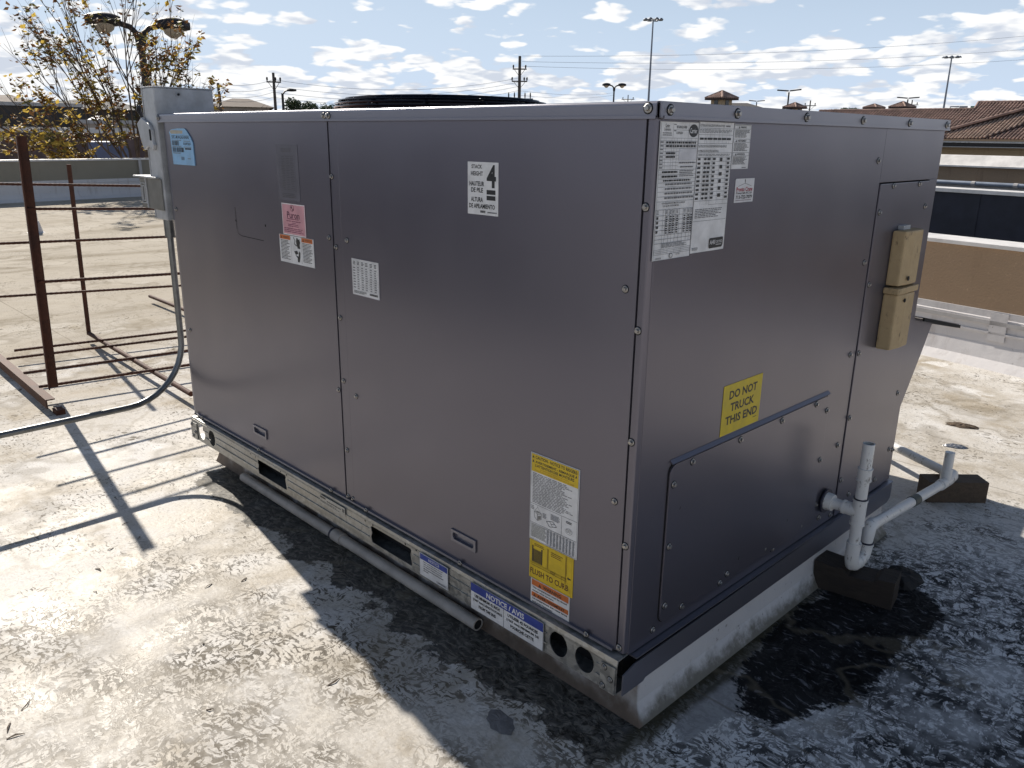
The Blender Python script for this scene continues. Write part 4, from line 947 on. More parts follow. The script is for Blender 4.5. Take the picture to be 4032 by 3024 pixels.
s.text('ELECTRICAL DATA FOR ACCESSORY POWER EXHAUST MODEL INSTALLED', .02, .172, .80, .018, BLACK, 0); s.text('IN COMBINATION WITH ELECTRICAL HEATER MODEL', .02, .208, .58, .018, BLACK, 0)
s.fine(.03, .24, .92, .016, 2, GREY, .5, 162, .1, 10)
gy = [.262+.033*i for i in range(12)]
for i, v in enumerate(gy): s.rect(.01 if i % 2 == 0 else .42, v, .98 if i % 2 == 0 else .57, .0018, DG)
for v in (.18, .24, .29, .33, .37, .43, .64, .84): s.rect(v, .262, .003, .363, DG)
for j, (x, n) in enumerate(((.03, 10), (.20, 10), (.30, 10), (.45, 10), (.66, 6), (.87, 10))): s.fine(x, .268, .09, .33, n, BLACK, .5, 170+j, .3, 1.5)
s.fine(.06, .655, .80, .075, 6, GREY, .5, 180, .25, 9); s.rect(.02, .748, .95, .002, DG)
s.text('AHRI', .55, .935, .0001, .0001, BLACK, 0)
pts = [(.53, .905), (.56, .895), (.93, .893), (.95, .90), (.95, .955), (.92, .975), (.56, .978), (.53, .97)]
s.poly(pts[::-1], BLACK); s.text('AHRI', .56, .912, .16, .035, WHITE, .01); s.text('CERTIFIED', .74, .918, .19, .022, WHITE, 0); s.fine(.74, .948, .17, .008, 1, (.4, .4, .4), 1, 2, 0, 3)
s.fine(.05, .955, .17, .025, 3, GREY, .5, 181, .1, 2); s.done()
s = Sticker('warning_label', 'R', 0.2562, 0.3232, 1.3225, 1.2340, WHITE, ep)
for i, (l, x, w_) in enumerate((('WARNING', .36, .34), ('AVERTISSEMENT', .24, .52), ('ADVERTENCIA', .28, .46))):
    y0 = .02+i*.30; s.frame(.03, y0, .94, .085, GREY, .008); s.tri(x-.07, y0+.043, .09, .05, BLACK); s.text(l, x, y0+.022, w_, .042, BLACK, .02); s.fine(.06, y0+.10, .86, .18, 7, BLACK, .5, 190+i, .3, 5)
s.frame(0, 0, 1, 1, GREY, .006); s.fine(.62, .955, .25, .02, 1, GREY, 1, 3, 0, 2); s.done()
s = Sticker('crane_sticker', 'R', 0.2805, 0.356, 1.2145, 1.1655, (.60, .60, .62), ep, shape=[(0, .04), (.04, 0), (1, 0), (1, 1), (0, 1)])
s.line((.5, .02), (.5, .20), .0022, BLACK); s.ell(.5, .10, .022, .06, BLACK, 10); s.line((.5, .20), (.15, .32), .001, GREY); s.line((.5, .20), (.85, .32), .001, GREY)
s.text('Pronto Crane', .07, .35, .86, .19, RED, .03); s.text('Prompt Safe A/C Lift', .07, .555, .84, .12, BLACK, .02); s.text('713-722-7079', .07, .70, .86, .15, BLACK, .03); s.rect(.07, .90, .84, .02, (.12, .06, .1)); s.done()
s = Sticker('yellow_sticker', 'R', 0.3125, 0.4855, 0.7545, 0.632, (.56, .42, .015), ep)
s.text('DO NOT', .15, .13, .72, .175, BLACK, .03); s.text('TRUCK', .20, .385, .62, .175, BLACK, .03); s.text('THIS END', .10, .635, .83, .175, BLACK, .03); s.rect(.83, .86, .10, .014, BLACK); s.done()

# ------------------------------------------------------------------ conduit, drain and small things on the roof
m = MB()
cx = -2.305
pts = [Vector((cx, 0.010, 0.97)), Vector((cx, 0.008, 0.52))]
pts += [Vector((cx+0.03*k/10, -0.235+0.243*math.cos(a), 0.500-0.243*math.sin(a))) for k, a in enumerate([R(9*i) for i in range(11)])]
pts += [Vector((-2.272, -0.50, 0.256)), Vector((-2.268, -0.95, 0.254)), Vector((-2.266, -2.4, 0.25))]
m.tube(pts, 0.0120, M_CONDUIT, 14)
cdt = thing('conduit', 'bent grey steel conduit dropping from the switch box and crossing to the left', 'conduit', (cx, 0, 0))
m.build('pipe', cdt, True)
m = MB(); m.tube([(cx, 0.010, 0.90), (cx, 0.010, 0.968)], 0.019, M_CONDUIT, 14); m.build('connector', cdt, True)
for yy in (-2.3,):
    m = MB(); m.box((-2.33, yy-0.05, 0), (-2.20, yy+0.05, 0.236), M_WOOD); m.build('support_block', cdt)

m = MB(); gp = thing('drain_pipe', 'dusty grey pipe lying along the curb under the base rail', 'pipe', (-1.17, 0.018, 0.02))
ya, zc = 0.014, 0.0225
m.tube([(-1.868, ya, zc), (-1.858, ya, zc), (-1.20, ya, zc)], [0.012, 0.0175, 0.0175], M_PVCG, 16)
m.tube([(-1.2, ya, zc), (-0.505, ya, zc)], 0.0175, M_PVCG, 16, False)
m.build('pipe', gp, True)
m = MB(); m.ring((-0.5055, ya, zc), (-0.505+0.001, ya, zc), 0.0178, 0.0138, M_PVCG); m.tube([(-0.506, ya, zc), (-0.5055, ya, zc)], 0.0139, M_BLACKIN, 14); m.build('open_end', gp)
m = MB(); m.tube([(-1.225, ya, zc), (-1.165, ya, zc)], 0.0205, M_PVCG, 16); m.build('coupling', gp, True)
m = MB(); m.tube([(-1.226, ya, zc), (-1.216, ya, zc)], 0.0208, M_PRIMER, 16); m.build('glue_band', gp, True)

# condensate trap
tr = thing('drain_trap', 'dirty white plastic condensate trap with open riser beside the grey unit', 'drain pipe', (0.1, 0.95, 0))
RX, RY = 0.106, 0.938
pr = 0.0165; fr_ = 0.0195
def pipe(a, b, name='pipe', r=pr, mt=None):
    m = MB(); m.tube([a, b], r, mt or M_PVC, 18); return m.build(name, tr, True)
m = MB(); m.tube([(0.0062, RY, 0.274), (0.0105, RY, 0.274)], 0.037, M_PRIMER, 22); m.build('rubber_gasket', tr, True)
m = MB(); m.tube([(0.0105, RY, 0.274), (0.030, RY, 0.274)], [0.027, 0.025], M_PVC, 18); m.build('adapter', tr, True)
pipe((0.03, RY, 0.274), (0.082, RY, 0.274))
m = MB(); m.tube([(0.062, RY, 0.274), (RX, RY, 0.274)], fr_, M_PVC, 18); m.tube([(RX, RY, 0.235), (RX, RY, 0.313)], fr_, M_PVC, 18); tee = m.build('tee_fitting', tr, True)
m = MB(); m.tube([(RX, RY, 0.3135), (RX, RY, 0.3165)], fr_+0.0004, M_PRIMER, 18); m.build('primer_ring', tee, True)
pipe((RX, RY, 0.31), (RX, RY, 0.374))
m = MB(); m.tube([(RX, RY, 0.372), (RX, RY, 0.408)], fr_, M_PVC, 18); m.build('coupling', tr, True)
m = MB(); m.tube([(RX, RY, 0.406), (RX, RY, 0.482)], pr, M_PVC, 18, False); m.ring((RX, RY, 0.482), (RX, RY, 0.483), pr, pr*0.8, M_PVC); m.tube([(RX, RY, 0.466), (RX, RY, 0.467)], pr*0.95, M_BLACKIN, 14); m.build('open_riser', tr, True)
pipe((RX, RY, 0.12), (RX, RY, 0.24))
m = MB(); m.tube([(RX, RY, 0.175), (RX, RY, 0.150), (RX, RY, 0.120)]+[(RX, RY+0.026-0.026*math.cos(R(a)), 0.120-0.026*math.sin(R(a))) for a in (45, 90)]+[(RX, RY+0.05, 0.094)], fr_, M_PVC, 16); m.build('elbow', tr, True)
m = MB(); m.tube([(RX, RY+0.04, 0.094), (RX, RY+0.072, 0.094)]+[(RX, RY+0.072+0.026*math.sin(R(a)), 0.120-0.026*math.cos(R(a))) for a in (45, 90)]+[(RX, RY+0.098, 0.140)], fr_*0.97, M_PVC, 16); e2 = m.build('elbow', tr, True)
m = MB(); m.tube([(RX, RY+0.098, 0.1385), (RX, RY+0.098, 0.1425)], fr_+0.0004, M_PRIMER, 18); m.build('primer_ring', e2, True)
ex, ey, ez = RX, RY+0.098, 0.176
m = MB(); m.tube([(ex, ey, 0.14), (ex, ey, 0.172), (ex-0.002, ey+0.012, 0.190), (ex-0.004, ey+0.040, 0.187)], [pr, fr_, fr_, fr_], M_PVC, 16); m.build('elbow', tr, True)
A_ = Vector((0.103, 1.06, 0.187)); B_ = Vector((0.086, 1.735, 0.1105))
pipe(A_, B_)
dv = (B_-A_)
m = MB(); m.tube([A_+dv*0.52, A_+dv*0.60], pr+0.0022, M_GREENTAPE, 18); m.build('tape_wrap', tr, True)
T_ = Vector((0.084, 1.775, 0.106)); E_ = Vector((0.082, 1.862, 0.1045))
m = MB(); m.tube([B_-dv.normalized()*0.02, T_+Vector((0, 0.045, -0.002))], fr_, M_PVC, 18); m.tube([T_, T_+Vector((0, 0, 0.055))], fr_*0.97, M_PVC, 18); t2 = m.build('tee_fitting', tr, True)
for tt in (0.015, -0.018):
    c0 = T_+dv.normalized()*(-0.035 if tt < 0 else 0.05); m = MB(); m.tube([c0, c0+dv.normalized()*0.003], fr_+0.0005, M_PRIMER, 18); m.build('primer_ring', t2, True)
m = MB(); m.tube([T_+Vector((0, 0, 0.05)), T_+Vector((0, 0, 0.118))], pr, M_PVC, 18); m.build('capped_stub', tr, True)
m = MB(); m.tube([T_+Vector((0, 0.04, -0.002)), E_, E_+Vector((-0.004, 0.016, 0)), E_+Vector((-0.022, 0.022, 0)), E_+Vector((-0.045, 0.030, 0))], fr_, M_PVC, 16); m.build('elbow', tr, True)
pipe(E_+Vector((-0.04, 0.028, 0)), Vector((-0.62, 2.28, 0.085)), r=0.0168)

for a, b in (((RX, RY, 0.170), (RX, RY, 0.176)), ((RX, RY, 0.233), (RX, RY, 0.239)), ((RX, RY, 0.308), (RX, RY, 0.313)), ((RX, RY+0.047, 0.094), (RX, RY+0.052, 0.094)), ((RX, RY+0.098, 0.132), (RX, RY+0.098, 0.138)), ((0.060, RY, 0.274), (0.066, RY, 0.274)), ((RX, RY, 0.371), (RX, RY, 0.375)), ((RX, RY, 0.405), (RX, RY, 0.409))):
    m = MB(); m.tube([a, b], fr_+0.0016, M_PVC, 18); m.build('socket_collar', tr, True)
# wood blocks under the drain
def block(name, label, c, dirv, L, Wd, H, mt, notch=None):
    dx = Vector((*dirv, 0)).normalized(); dy = Vector((-dx.y, dx.x, 0)); c = Vector(c)
    t = thing(name, label, 'wood block', tuple(c), 'wood blocks carrying the drain pipe')
    prof = [(-L/2, 0), (L/2, 0), (L/2, H), (-L/2, H)] if not notch else [(-L/2, 0), (L/2, 0), (L/2, H), (notch[1], H-0.004), (notch[1]-0.012, H-notch[2]*0.8), (notch[0]+0.02, H-notch[2]), (notch[0], H-0.006), (-L/2, H)]
    m = MB(); m.prism([c+dx*a+Vector((0, 0, z))-dy*Wd/2 for a, z in prof], dy*Wd, mt); m.build('timber', t, bevel=0.0015); return t
block('wood_block', 'brown weathered timber block standing in sun under the far pipe end', (0.078, 1.903, 0), (0.68, 0.70), 0.222, 0.082, 0.082, M_WOOD)
block('wood_block', 'black wet notched timber block under the white drain trap', (0.113, 0.975, 0), (0.985, 0.17), 0.225, 0.088, 0.088, M_WOODD, (-0.035, 0.066, 0.020))
# dried tar lump, round blister patch, crumpled foil
def lump(name, label, cat, c, rx, ry, h, mt, seed, rz=0.0):
    rg = random.Random(seed); m = MB(); n = 18; vs = [(c[0], c[1], h)]; fs = []
    for j, (f, z) in enumerate(((0.45, 0.95), (0.8, 0.7), (1.0, 0.0))):
        for k in range(n):
            a = 2*math.pi*k/n; w_ = f*(1+rg.uniform(-.13, .13)); x, y = rx*w_*math.cos(a), ry*w_*math.sin(a)
            vs.append((c[0]+x*math.cos(rz)-y*math.sin(rz), c[1]+x*math.sin(rz)+y*math.cos(rz), max(0.0012, h*z*(1+rg.uniform(-.3, .3)))))
    for k in range(n): fs.append((0, 1+k, 1+(k+1) % n))
    for j in range(2):
        for k in range(n): fs.append((1+j*n+k, 1+(j+1)*n+k, 1+(j+1)*n+(k+1) % n, 1+j*n+(k+1) % n))
    m.add(vs, fs, mt); return tag(m.build(name, loc=(c[0], c[1], 0)), label, cat)
lump('tar_lump', 'black ragged lump of dried tar right of the notched block', 'tar lump', (0.185, 1.155, 0), 0.055, 0.072, 0.022, M_TAR, 3)
lump('roof_patch', 'round dark grey patch on the coating near the shadow edge', 'roof patch', (-0.205, -0.185, 0), 0.046, 0.028, 0.0035, flat('grey_patch', (0.16, 0.155, 0.155), 0.7, 0, .3, 40), 5, R(-15))
lump('foil_scrap', 'crumpled silver foil scrap lying on sunny roof', 'scrap', (-0.10, 2.50, 0), 0.05, 0.026, 0.010, M_SILVER, 9, R(30))
lump('tar_stain_pile', 'small dark brown clump on the sunny coating at right', 'debris', (-0.17, 2.82, 0), 0.075, 0.035, 0.010, flat('brown_clump', (0.10, 0.07, 0.045), 0.9, 0, .4, 40, .8, 60), 12, R(20))
# stray twigs and leaf bits: too many and too small to count
rg = random.Random(4); m = MB(); mb1 = flat('dry_litter', (0.055, 0.035, 0.02), 0.8, 0, 0.4, 20)
for i in range(46):
    if i < 38: x, y = rg.uniform(-1.9, 0.1), rg.uniform(-1.1, -0.06)
    else: x, y = rg.uniform(-6, -1.0), rg.uniform(-1.5, 0.8)
    if -2.2 < x < 0.05 and y > -0.03: continue
    a = rg.uniform(0, 6.28); l = rg.uniform(0.004, 0.020); w_ = rg.uniform(0.0008, 0.0025)
    c_, s_ = math.cos(a), math.sin(a); k = rg.uniform(-.004, .004)
    P_ = lambda u, v, z: (x+u*c_-v*s_, y+u*s_+v*c_, z)
    m.add([P_(-l, -w_, .001), P_(0, -w_*1.3+k, .003), P_(l, -w_*.4, .0015), P_(l, w_*.4, .0015), P_(0, w_*1.3+k, .004), P_(-l, w_, .001)], [(0, 1, 4, 5), (1, 2, 3, 4)], mb1)
tag(m.build('leaf_litter'), 'scattered tiny twigs and leaf bits on the pale roof', 'leaf litter', kind='stuff')
# plumbing vent far left
v0 = thing('plumbing_vent', 'small white cone-flashed vent pipe behind the rusty post', 'vent', (-11.24, 1.78, 0))
m = MB(); m.tube([(-11.24, 1.78, 0), (-11.24, 1.78, 0.01), (-11.24, 1.78, 0.15)], [0.11, 0.085, 0.05], M_MEMB, 16); m.build('flashing_cone', v0, True)
m = MB(); m.tube([(-11.24, 1.78, 0.15), (-11.24, 1.78, 0.255)], 0.042, M_PVC, 16); m.build('pipe', v0, True)

# ------------------------------------------------------------------ rusty rack
rk = thing('steel_rack', 'rusty steel angle rack with rebar rungs standing on the roof', 'rack', (-3.5, 0, 0))
def angle_bar(a, b, w1, w2, name, t=0.006):
    """L section from a to b: leg w1, leg w2 are vectors"""
    a, b, w1, w2 = Vector(a), Vector(b), Vector(w1), Vector(w2)
    u1, u2 = w1.normalized()*t, w2.normalized()*t
    m = MB(); m.prism([a, a+w1, a+w1+u2, a+u1+u2, a+u1+w2, a+w2], b-a, M_RUST); return m.build(name, rk)
angle_bar((-3.438, -0.229, 0.066), (-3.438, -0.196, 1.268), (0.045, -0.008, 0), (0.006, 0.045, 0), 'post')
m = MB(); m.tube([(-4.562, 0.318, 0.05), (-4.562, 0.341, 1.10)], 0.0135, M_RUST, 10); m.build('post', rk, True)
angle_bar((-5.6, -0.245, 0.070), (-3.225, -0.2985, 0.070), (0, 0.040, 0), (0, 0, -0.045), 'bottom_rail')
m = MB(); m.tube([(-4.562, 0.318, 0.058), (-2.9, 0.262, 0.058)], 0.0135, M_RUST, 10); m.build('bottom_rail', rk, True)
m = MB(); m.tube([(-5.6, 1.10, 0.05), (-3.0, 1.05, 0.05)], 0.0135, M_RUST, 10); m.build('bottom_rail', rk, True)
for x in (-4.9, -3.2):
    m = MB(); m.box((x-0.03, -0.275, 0.0), (x+0.03, -0.235, 0.024), M_RUST); m.build('foot', rk)
def rebar(a, b, r=0.0085, rib=True):
    a, b = Vector(a), Vector(b); L = (b-a).length; n = int(L/0.011); pts = [a+(b-a)*i/n for i in range(n+1)]
    m = MB(); m.tube(pts, [r*(1.0 if i % 2 else 0.86) for i in range(n+1)], M_RUST, 7); return m.build('rebar', rk)
def lerp(a, b, t): return a+(b-a)*t
# rungs of the upright frame (post plane) ...
rebar((-3.46, -0.95, 1.085), (-3.46, 1.3, 0.985), 0.0068)
rebar((-3.46, -0.345, 0.787), (-3.46, 1.3, 0.735), 0.0075)
rebar((-3.46, -0.375, 0.541), (-3.46, 1.3, 0.452), 0.007)
# ... and the two heavier rungs behind
for z0, z1, r in ((0.941, 0.872, 0.0078), (0.596, 0.533, 0.0085)): rebar((-3.43, -0.20, z0), (-3.43, 1.25, z1), r)
# floor rungs
for a, b in (((-4.33, -0.16), (-4.12, 1.15)), ((-4.155, -0.24), (-3.95, 1.15)), ((-3.785, -0.25), (-3.60, 1.15)), ((-3.468, -0.262), (-3.28, 1.15))): rebar((a[0], a[1], 0.072), (b[0], b[1], 0.072), 0.0088)

# ------------------------------------------------------------------ beyond the roof
GZ = -4.02
def A(x, y, dist): return at(*q(x, y), dist)
def view_right(p):
    v = Vector((p.x-CAM.x, p.y-CAM.y, 0)).normalized(); return Vector((v.y, -v.x, 0)), v
def boxbuilding(name, label, cat, x0, x1, ytop, dist, depth, wallm, roofm, roof='flat', yroof=None, win=(), base=GZ, over=0.5):
    """building whose front top edge is seen from pixel x0 to x1 (2212-wide photo pixels)"""
    p0, p1 = A(x0, ytop, dist), A(x1, ytop, dist); z = (p0.z+p1.z)/2
    a, b = Vector((p0.x, p0.y, 0)), Vector((p1.x, p1.y, 0)); t = (b-a).normalized(); n = Vector((-t.y, t.x, 0))
    if n.dot(a-Vector((CAM.x, CAM.y, 0))) < 0: n = -n
    o = thing(name, label, cat, tuple((a+b)/2+Vector((0, 0, base))))
    m = MB(); m.prism([a+Vector((0,0,base)), b+Vector((0,0,base)), b+Vector((0,0,z)), a+Vector((0,0,z))], n*depth, wallm); wl = m.build('wall', o)
    L = (b-a).length
    if roof == 'hip':
        zr = A((x0+x1)/2, yroof, dist+depth/2).z
        e = [a-t*over-n*over, b+t*over-n*over, b+t*over+n*(depth+over), a-t*over+n*(depth+over)]
        h = min(L*0.35, depth/2)
        r = [a+t*h+n*depth/2, b-t*h+n*depth/2]
        Z = lambda p, zz: (p.x, p.y, zz)
        m = MB(); m.add([Z(p, z) for p in e]+[Z(p, zr) for p in r], [(0, 1, 5, 4), (1, 2, 5), (2, 3, 4, 5), (3, 0, 4), (3, 2, 1, 0)], roofm); m.build('roof', o)
    else:
        m = MB(); m.prism([a-t*over*.2-n*over*.2+Vector((0,0,z)), b+t*over*.2-n*over*.2+Vector((0,0,z)), b+t*over*.2+n*(depth+over*.2)+Vector((0,0,z)), a-t*over*.2+n*(depth+over*.2)+Vector((0,0,z))], (0, 0, 0.18), roofm); m.build('roof_edge', o)
    for (fx, w_, z0, z1) in win:
        c = a+t*fx*L-n*0.02
        m = MB(); m.prism([c+Vector((0,0,z0)), c+t*w_+Vector((0,0,z0)), c+t*w_+Vector((0,0,z1)), c+Vector((0,0,z1))], n*0.05, M_GLASSD); m.build('window', o)
    return o
# left background, seen through the tree
boxbuilding('house', 'brown hip-roofed house seen over the tree at far left', 'house', -60, 78, 226, 62, 14, M_WALLP, M_BROWNROOF, 'hip', 205, [(0.55, 1.2, -1, 0.6), (0.75, 1.2, -1, 0.6)])
boxbuilding('shop_building', 'long dark-fronted building with thin pale eave behind the tree', 'building', -30, 175, 229, 52, 16, M_WALLDK, M_COPEG, 'flat', None, [(0.2+.12*k, 1.6, -3, 0.5) for k in range(6)])
boxbuilding('long_roof_building', 'low building with long dark roof ridge behind the tree', 'building', 60, 330, 236, 95, 22, M_WALLDK, M_DARKROOF, 'hip', 216)
boxbuilding('flat_building', 'low pale tan building with banded wall behind the tree', 'building', 168, 312, 268, 45, 9, M_WALLP, M_COPEG, 'flat', None, [(0.05, 0.3, -2, -1)])
boxbuilding('garden_wall', 'dark brick-coloured wall with pale cap just beyond the left parapet', 'wall', -60, 335, 287, 33, 0.4, M_WALLD, M_COPE, 'flat', over=0.3)
# metal-roofed shed
pv = boxbuilding('shed', 'small shed with ribbed metal roof behind the tree', 'shed', 196, 226, 264, 70, 5, M_WALLDK, M_STEEL, 'hip', 250)
# blue truck behind the wall
tb = A(190, 306, 27); te = A(300, 304, 27); tv = (te-tb); tv.z = 0; tl = tv.length; tu = tv.normalized(); tn = Vector((-tu.y, tu.x, 0))
if tn.dot(tb-CAM) < 0: tn = -tn
tk = thing('box_truck', 'blue box truck half hidden by yellow leaves', 'truck', (tb.x, tb.y, GZ))
B0 = Vector((tb.x, tb.y, 0))
m = MB(); m.prism([B0+Vector((0,0,GZ+0.9)), B0+tu*tl*0.76+Vector((0,0,GZ+0.9)), B0+tu*tl*0.76+Vector((0,0,tb.z)), B0+Vector((0,0,tb.z))], tn*2.2, M_BLUE); m.build('cargo_box', tk, bevel=0.03)
m = MB(); m.prism([B0+tu*tl*0.78+Vector((0,0,GZ+0.6)), B0+tu*tl*1.1+Vector((0,0,GZ+0.6)), B0+tu*tl*1.1+Vector((0,0,tb.z-1.6)), B0+tu*tl*1.0+Vector((0,0,tb.z-0.6)), B0+tu*tl*0.78+Vector((0,0,tb.z-0.5))], tn*2.0, M_BLUE); cbm = m.build('cab', tk, bevel=0.05)
m = MB(); m.prism([B0-tn*0.02+tu*tl*0.84+Vector((0,0,tb.z-1.5)), B0-tn*0.02+tu*tl*1.03+Vector((0,0,tb.z-1.5)), B0-tn*0.02+tu*tl*0.98+Vector((0,0,tb.z-0.8)), B0-tn*0.02+tu*tl*0.84+Vector((0,0,tb.z-0.75))], tn*0.03, M_GLASSD); m.build('side_window', cbm)
for f in (0.15, 0.9):
    c = B0+tu*tl*f+Vector((0,0,GZ+0.45)); m = MB(); m.tube([c-tn*0.02, c+tn*0.25], 0.45, M_WIRE, 16); m.build('wheel', tk)
boxbuilding('brown_house', 'grey-brown house with low hip roof right of the switch box', 'house', 458, 582, 231, 88, 11, M_WALLP, M_BROWNROOF, 'hip', 213, [(0.62, 1.5, -2, .8), (0.8, 1.5, -2, .8)])
boxbuilding('long_dark_roof', 'long low building with dark roof behind the first turret', 'building', 1478, 1692, 246, 80, 18, M_TANW, M_DARKROOF, 'hip', 222.5, over=0.2)

# twin-head parking lamps
def head(m, c, dirv, L, Wd, H):
    dx = Vector((*dirv[:2], 0)).normalized(); dy = Vector((-dx.y, dx.x, 0)); vs = []; fs = []; n = 12; st = 7
    for i in range(st+1):
        u = i/st; w_ = Wd/2*math.sin(math.pi*min(1, 0.12+u*0.86))**0.6; hh = H*(0.35+0.65*math.sin(math.pi*min(1, .1+u*.85))**0.7)
        for k in range(n):
            a = 2*math.pi*k/n; z = math.sin(a)*hh*(0.62 if math.sin(a) > 0 else 0.38)
            vs.append(c+dx*(u*L)+dy*(math.cos(a)*w_)+Vector((0, 0, z)))
    for i in range(st):
        for k in range(n): fs.append((i*n+k, i*n+(k+1) % n, (i+1)*n+(k+1) % n, (i+1)*n+k))
    fs.append(tuple(range(n))[::-1]); fs.append(tuple(st*n+k for k in range(n)))
    m.add(vs, fs, M_POLE)
def lamp(label, x, y, dist, dirx, L, tilt=(0.0, 0.0), group=None, slab=False, s=1.0):
    p = A(x, y, dist); t = thing('parking_lamp', label, 'lamp post', (p.x, p.y, GZ), group)
    rt, fw = view_right(p); d = (rt*math.cos(dirx)+fw*math.sin(dirx))
    m = MB(); m.tube([(p.x, p.y, GZ), (p.x, p.y, p.z-0.25*s)], [0.11*s, 0.085*s], M_POLE, 10); m.build('pole', t, True)
    if not slab:
        m = MB(); m.tube([Vector((p.x, p.y, p.z-0.62*s)), Vector((p.x, p.y, p.z-0.25*s))], [0.115*s, 0.15*s], M_POLE, 10); m.build('collar', t, True)
    for sg, tl_ in ((1, tilt[0]), (-1, tilt[1])):
        m = MB(); c0 = Vector((p.x, p.y, p.z-0.3*s)); k = d*sg
        if slab:
            m.box((-.001, -.001, -.001), (.001, .001, .001), M_POLE)
            m = MB(); n_ = Vector((-k.y, k.x, 0)); c1 = c0+k*0.05*s+Vector((0, 0, 0.12*s)); c2 = c0+k*L+Vector((0, 0, (0.22+tl_)*s))
            m.prism([c1-n_*0.2*s, c1+n_*0.2*s, c2+n_*0.2*s, c2-n_*0.2*s], (0, 0, 0.13*s), M_POLE); m.build('lamp_head', t, bevel=0.03*s)
        else:
            m.tube([c0, c0+k*0.22*s+Vector((0, 0, 0.22*s)), c0+k*0.50*s+Vector((0, 0, 0.30*s))], 0.07*s, M_POLE, 8)
            head(m, c0+k*0.42*s+Vector((0, 0, 0.31*s)), k, L-0.42*s, 0.62*s, 0.34*s); hm = m.build('lamp_head', t, True)
            m = MB(); cc_ = c0+k*(L*0.66)+Vector((0, 0, 0.24*s)); m.tube([cc_+Vector((0, 0, 0.02*s)), cc_-Vector((0, 0, 0.12*s)), cc_-Vector((0, 0, 0.22*s))], [0.27*s, 0.22*s, 0.08*s], M_LENS, 12); m.build('lens', hm, True)
    return t
lamp('dark twin-head parking lamp standing inside the yellow-leaved tree', 300, 52, 24, 0.12, 1.22, group=None)
lamp('dark twin-head lamp right of the utility pole with transformers', 1327, 184, 93, 0.1, 1.28, group='distant twin parking lamps')
lamp('dark flat twin-head lamp above the second turret', 1705, 194, 100, 0.1, 1.28, (0.05, -0.02), 'distant twin parking lamps', True)
lamp('dark flat twin-head lamp rising by the right-hand turret', 1962, 210, 118, 0.1, 1.28, (0.0, -0.0), 'distant twin parking lamps', True)
lamp('smallest flat twin-head lamp, just right of the tallest turret', 1635, 217, 150, 0.1, 1.3, (0, 0), 'distant twin parking lamps', True)
# single street lamp
p = A(610, 202, 80); sl_ = thing('street_lamp', 'single-arm street lamp beside the left utility pole', 'street lamp', (p.x, p.y, GZ)); rt, fw = view_right(p)
m = MB(); m.tube([(p.x, p.y, GZ), (p.x, p.y, p.z)], [0.14, 0.11], M_POLE, 10); m.build('pole', sl_, True)
m = MB(); m.tube([p-Vector((0,0,.1)), p+rt*0.25+Vector((0,0,.22)), p+rt*0.5+Vector((0,0,.27))], 0.07, M_POLE, 8); head(m, p+rt*0.4+Vector((0,0,.28)), rt, 0.85, 0.5, 0.26); m.build('lamp_head', sl_, True)

# utility poles
def upole(label, x, y, dist, arms=(), lean=0.0, r=0.14, xf=False):
    p = A(x, y, dist); t = thing('utility_pole', label, 'utility pole', (p.x, p.y, GZ), 'utility poles'); rt, fw = view_right(p)
    b = Vector((p.x, p.y, GZ))+rt*lean
    m = MB(); m.tube([b, p], [r*1.25, r*0.85], M_POLEW, 10); m.build('pole', t, True)
    for dzz, hw, ins in arms:
        c = p-Vector((0, 0, dzz)); m = MB(); n_ = Vector((-rt.y, rt.x, 0))
        m.prism([c-rt*hw-n_*.06, c+rt*hw-n_*.06, c+rt*hw+n_*.06, c-rt*hw+n_*.06], (0, 0, .14), M_POLEW); ca = m.build('crossarm', t)
        m = MB(); m.tube([c-rt*hw*.75+Vector((0,0,.02)), c-Vector((0,0,.8))], .03, M_POLEW, 6); m.build('brace', ca)
        m = MB(); m.tube([c+rt*hw*.75+Vector((0,0,.02)), c-Vector((0,0,.8))], .03, M_POLEW, 6); m.build('brace', ca)
        for f in ins:
            m = MB(); e = c+rt*hw*f+Vector((0,0,.14)); m.tube([e, e+Vector((0,0,.18)), e+Vector((0,0,.36)), e+Vector((0,0,.42))], [.05, .10, .10, .04], M_POLE, 8); m.build('insulator', ca)
    if xf:
        for f in (-1.15, 1.15, -0.25):
            c = p+rt*f-Vector((0, 0, 5.9))+(fw*-0.6 if abs(f) < .5 else Vector((0, 0, 0)))
            m = MB(); m.tube([c-Vector((0,0,.9)), c-Vector((0,0,.86)), c+Vector((0,0,.55)), c+Vector((0,0,.66))], [.40, .44, .44, .30], M_XFMR, 14); tx = m.build('transformer', t, True)
            for g in (-.2, .2):
                m = MB(); m.tube([c+rt*g+Vector((0,0,.62)), c+rt*g+Vector((0,0,1.05))], .06, M_POLE, 8); m.build('bushing', tx, True)
        c = p-Vector((0, 0, 4.95)); m = MB(); m.prism([c-rt*1.7, c+rt*1.7, c+rt*1.7+fw*.12, c-rt*1.7+fw*.12], (0, 0, .12), M_POLEW); m.build('mounting_beam', t)
        for f in (-1.3, -.6, .7, 1.35):
            c2 = p-Vector((0, 0, 4.85))+rt*f; m = MB(); m.tube([c2, c2+Vector((0,0,.35)), c2+Vector((0,0,.7))], [.05, .09, .05], M_POLE, 8); m.build('fuse_cutout', t, True)
    return t, p
_, PA_ = upole('leaning dark utility pole at the edge of the tree', 470.5, 179, 75, (), 0.35, 0.13)
pA = PA_
for k in range(3): pass
_, pB = upole('utility pole with one crossarm left of the fan guard', 590, 157, 95, ((1.0, 0.75, (-.9, .25, .9)),), 0.0, 0.16)
